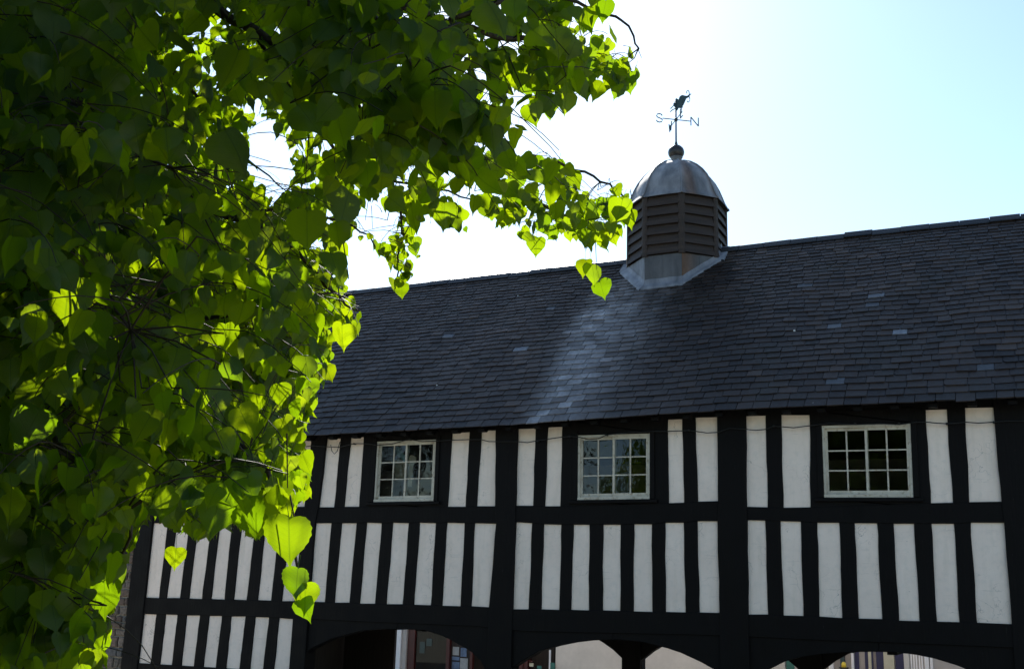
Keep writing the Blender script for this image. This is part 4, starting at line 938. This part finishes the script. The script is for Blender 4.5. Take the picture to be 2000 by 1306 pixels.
# the rest of the crown, outside the frame, and unseen lobes added for shade
def rand_basis(n):
    tip = np.stack([rng.normal(size=n)*.45, rng.normal(size=n)*.45, -np.ones(n)], 1); tip /= np.linalg.norm(tip, axis=1)[:, None]
    a = rng.uniform(0, 6.28, n); nrm = np.stack([np.cos(a), np.sin(a), rng.normal(size=n)*.3+.15], 1); y = -tip
    x = np.cross(y, nrm); x /= np.linalg.norm(x, axis=1)[:, None]; return np.stack([x, y, np.cross(x, y)], 2)
def crown(n, c, rad, size, open_=False):
    clump = rng.normal(size=(n//14, 3)); clump /= np.linalg.norm(clump, axis=1)[:, None]; clump *= rng.uniform(.15, 1, (n//14, 1))**.5
    u = clump[rng.integers(n//14, size=n)]+rng.normal(size=(n, 3))*.05
    P = np.array(c)+u*np.array(rad); s = rng.uniform(*size, n)
    ok = (np.linalg.norm(P-CAM, axis=1) > 2.3) & (P[:, 2] > 1.3)
    q = proj(P); fr = (q[:, 2] > .2) & (q[:, 0] > -20) & (q[:, 0] < 2020) & (q[:, 1] > -20) & (q[:, 1] < 1326)
    ok &= ~(fr & ((q[:, 0] > 600) | ((q[:, 0] > 250) & (q[:, 1] < 440))) & (rng.random(n) < .8)) & ~(fr & (q[:, 2] < 2.3))
    for e in ((0, 0, 0), (0, 0, -1.15), (.5, 0, -.4), (-.5, 0, -.4), (0, .5, -.4), (0, -.5, -.4)): ok &= allowed_each(P+s[:, None]*np.array(e))
    LEAVES.extend(zip(P[ok], rand_basis(int(ok.sum())), s[ok]))
crown(42000, (TRB[0]-1.4, TRB[1]-.8, 5.2), (4.6, 4.5, 4.0), (.09, .125))
crown(15000, (1.6, -18.6, 4.6), (2.7, 2.3, 2.6), (.095, .13))  # unseen lobe behind right of the camera, added to block sky light
crown(12000, at(420, -330, 6.3), (2.0, 2.0, 1.5), (.09, .125))  # unseen mass above the frame, added to shade the left core from the sun
crown(9000, at(430, 620, 5.6), (1.0, 1.5, 1.1), (.07, .1))
crown(26000, (-3.5, -17.2, 4.2), (3.4, 2.8, 3.4), (.095, .13))  # unseen lobe behind left, added to keep sky light off the near leaves
crown(16000, at(-60, 520, 5.2), (1.7, 2.4, 3.0), (.08, .115))
# sunlit gaps: thin the leaves that stand between the sun and the leaves the photograph shows lit
LP = np.array([l[0]+l[1]@np.array([0, -.5, 0])*l[2] for l in LEAVES]); LS = np.array([l[2] for l in LEAVES]); sdv = np.array(S_DIR); keep = np.ones(len(LEAVES), bool)
for q in LIT:
    r_ = LP-q; t_ = r_@sdv; dd = np.linalg.norm(r_-t_[:, None]*sdv, axis=1); keep &= ~((t_ > .06) & (dd < .03+LS*.5))
LEAVES = [l for l, k_ in zip(LEAVES, keep) if k_]
LO = np.array([l[0] for l in LEAVES]); LB = np.array([l[1] for l in LEAVES]); LS = np.array([l[2] for l in LEAVES])
LC = LO-.5*LB[:, :, 1]*LS[:, None]; q = proj(LC); infr = (q[:, 2] > .2) & (q[:, 0] > -20) & (q[:, 0] < 2020) & (q[:, 1] > -20) & (q[:, 1] < 1326)
vd = LC-CAM; vd /= np.linalg.norm(vd, axis=1)[:, None]; face = np.abs((LB[:, :, 2]*vd).sum(1))
lv = np.where(infr, LS/np.maximum(q[:, 2], .2)*np.sqrt(face+.05), 0)
order = np.argsort(-lv)
lm = []
for i, (v, f, uv, _) in enumerate(VAR2):
    o = mesh('leaf', v, f, MAT['leaf'], tree, True, np.full((len(v), 3), 0.), uv, recenter=False); me = o.data; bpy.data.objects.remove(o); lm.append(me)
for n_i, i in enumerate(order[:300]):
    p, Bm, s = LEAVES[i]; o = bpy.data.objects.new('leaf', lm[n_i % 24]); link(o, tree, p)
    o.rotation_mode = 'QUATERNION'; o.rotation_quaternion = Matrix(Bm.tolist()).to_quaternion(); o.scale = (s, s, s)
rest = order[300:]; vv, ff, uu, tt_ = [], [], [], []; off = 0; pick = rng.integers(20, size=len(rest))
for VAR, sel in ((VAR1, lv[rest] > .011), (VAR0, lv[rest] <= .011)):
    for k_ in range(20):
        ids = rest[sel & (pick == k_)]
        if not len(ids): continue
        v, f, uv, _ = VAR[k_]; W_ = LO[ids][:, None, :]+np.einsum('nij,vj->nvi', LB[ids], v)*LS[ids][:, None, None]
        vv.append(W_.reshape(-1, 3)); uu.append(np.tile(uv, (len(ids), 1))); tt_.append(np.repeat(rng.random(len(ids)), len(v)))
        ff.append((np.array(f)[None]+(np.arange(len(ids))*len(v))[:, None, None]+off).reshape(-1, 4)); off += len(ids)*len(v)
print('foliage quads', sum(len(x) for x in ff))
tag(quadmesh('foliage', np.vstack(vv), np.vstack(ff), MAT['leaf'], tree, np.concatenate(tt_)[:, None], np.vstack(uu)), kind='stuff')
tag(TW.build('twigs', MAT['twig'], tree, True), kind='stuff')
print('leaves', len(LEAVES), 'slates', len(slates))

# ------------------------------------------------------------------ trees across the street behind the viewer, mirrored in the windows
def far_tree(x, y, h, r, label, seed):
    rg = np.random.default_rng(seed); t = empty('broadleaf_tree', (x, y, 0), label, 'tree', 'trees mirrored in the window panes')
    b = MB(); b.tube([(x, y, 0), (x+.1, y, h*.3), (x, y+.1, h*.7)], [.3, .22, .08], 9); b.build('trunk', MAT['bark'], t, True)
    for i in range(5):
        a = i*1.256; b = MB(); b.tube([(x, y, h*.3), (x+r*.3*math.cos(a), y+r*.3*math.sin(a), h*.48), (x+r*.7*math.cos(a), y+r*.7*math.sin(a), h*.6)], [.1, .07, .02], 6); b.build('limb', MAT['bark'], t, True)
    n = 2600; cl = rg.normal(size=(26, 3)); cl /= np.linalg.norm(cl, axis=1)[:, None]; cl *= rg.uniform(.4, .85, (26, 1))
    P = cl[rg.integers(26, size=n)]+rg.normal(size=(n, 3))*.14; P = P*[r, r, h*.42]+[x, y, h*.58]
    U = rg.normal(size=(n, 3)); U /= np.linalg.norm(U, axis=1)[:, None]; V = np.cross(U, rg.normal(size=(n, 3))); V /= np.linalg.norm(V, axis=1)[:, None]
    s = rg.uniform(.13, .28, (n, 1)); v = np.stack([P-U*s, P+V*s*.6, P+U*s, P-V*s*.6], 1).reshape(-1, 3)
    uv = np.tile([[.3, 0], [.3, .1], [.3, .2], [.3, .1]], (n, 1)); o = mesh('crown', v, [(4*i, 4*i+1, 4*i+2, 4*i+3) for i in range(n)], MAT['farleaf'], t, False, np.repeat(rg.random((n, 1)), 4, 0)*[[1, 1, 1]], uv); tag(o, kind='stuff')
far_tree(-8.2, -33, 13.5, 4.4, 'tall green tree mirrored in the left half of the right window', 1)
far_tree(-2.5, -34, 13, 4.6, 'tall green tree mirrored in the right half of the right window', 2)
far_tree(-22.3, -33, 9.6, 2.6, 'green tree mirrored in the left of the middle window', 3)
far_tree(-18.2, -36, 8.6, 2.4, 'low green tree mirrored in the bottom right of the middle window', 4)
far_tree(-31, -33, 14, 5, 'unseen tree added to darken the reflection in the left window', 5)  # added out of view so the left panes mirror something dark
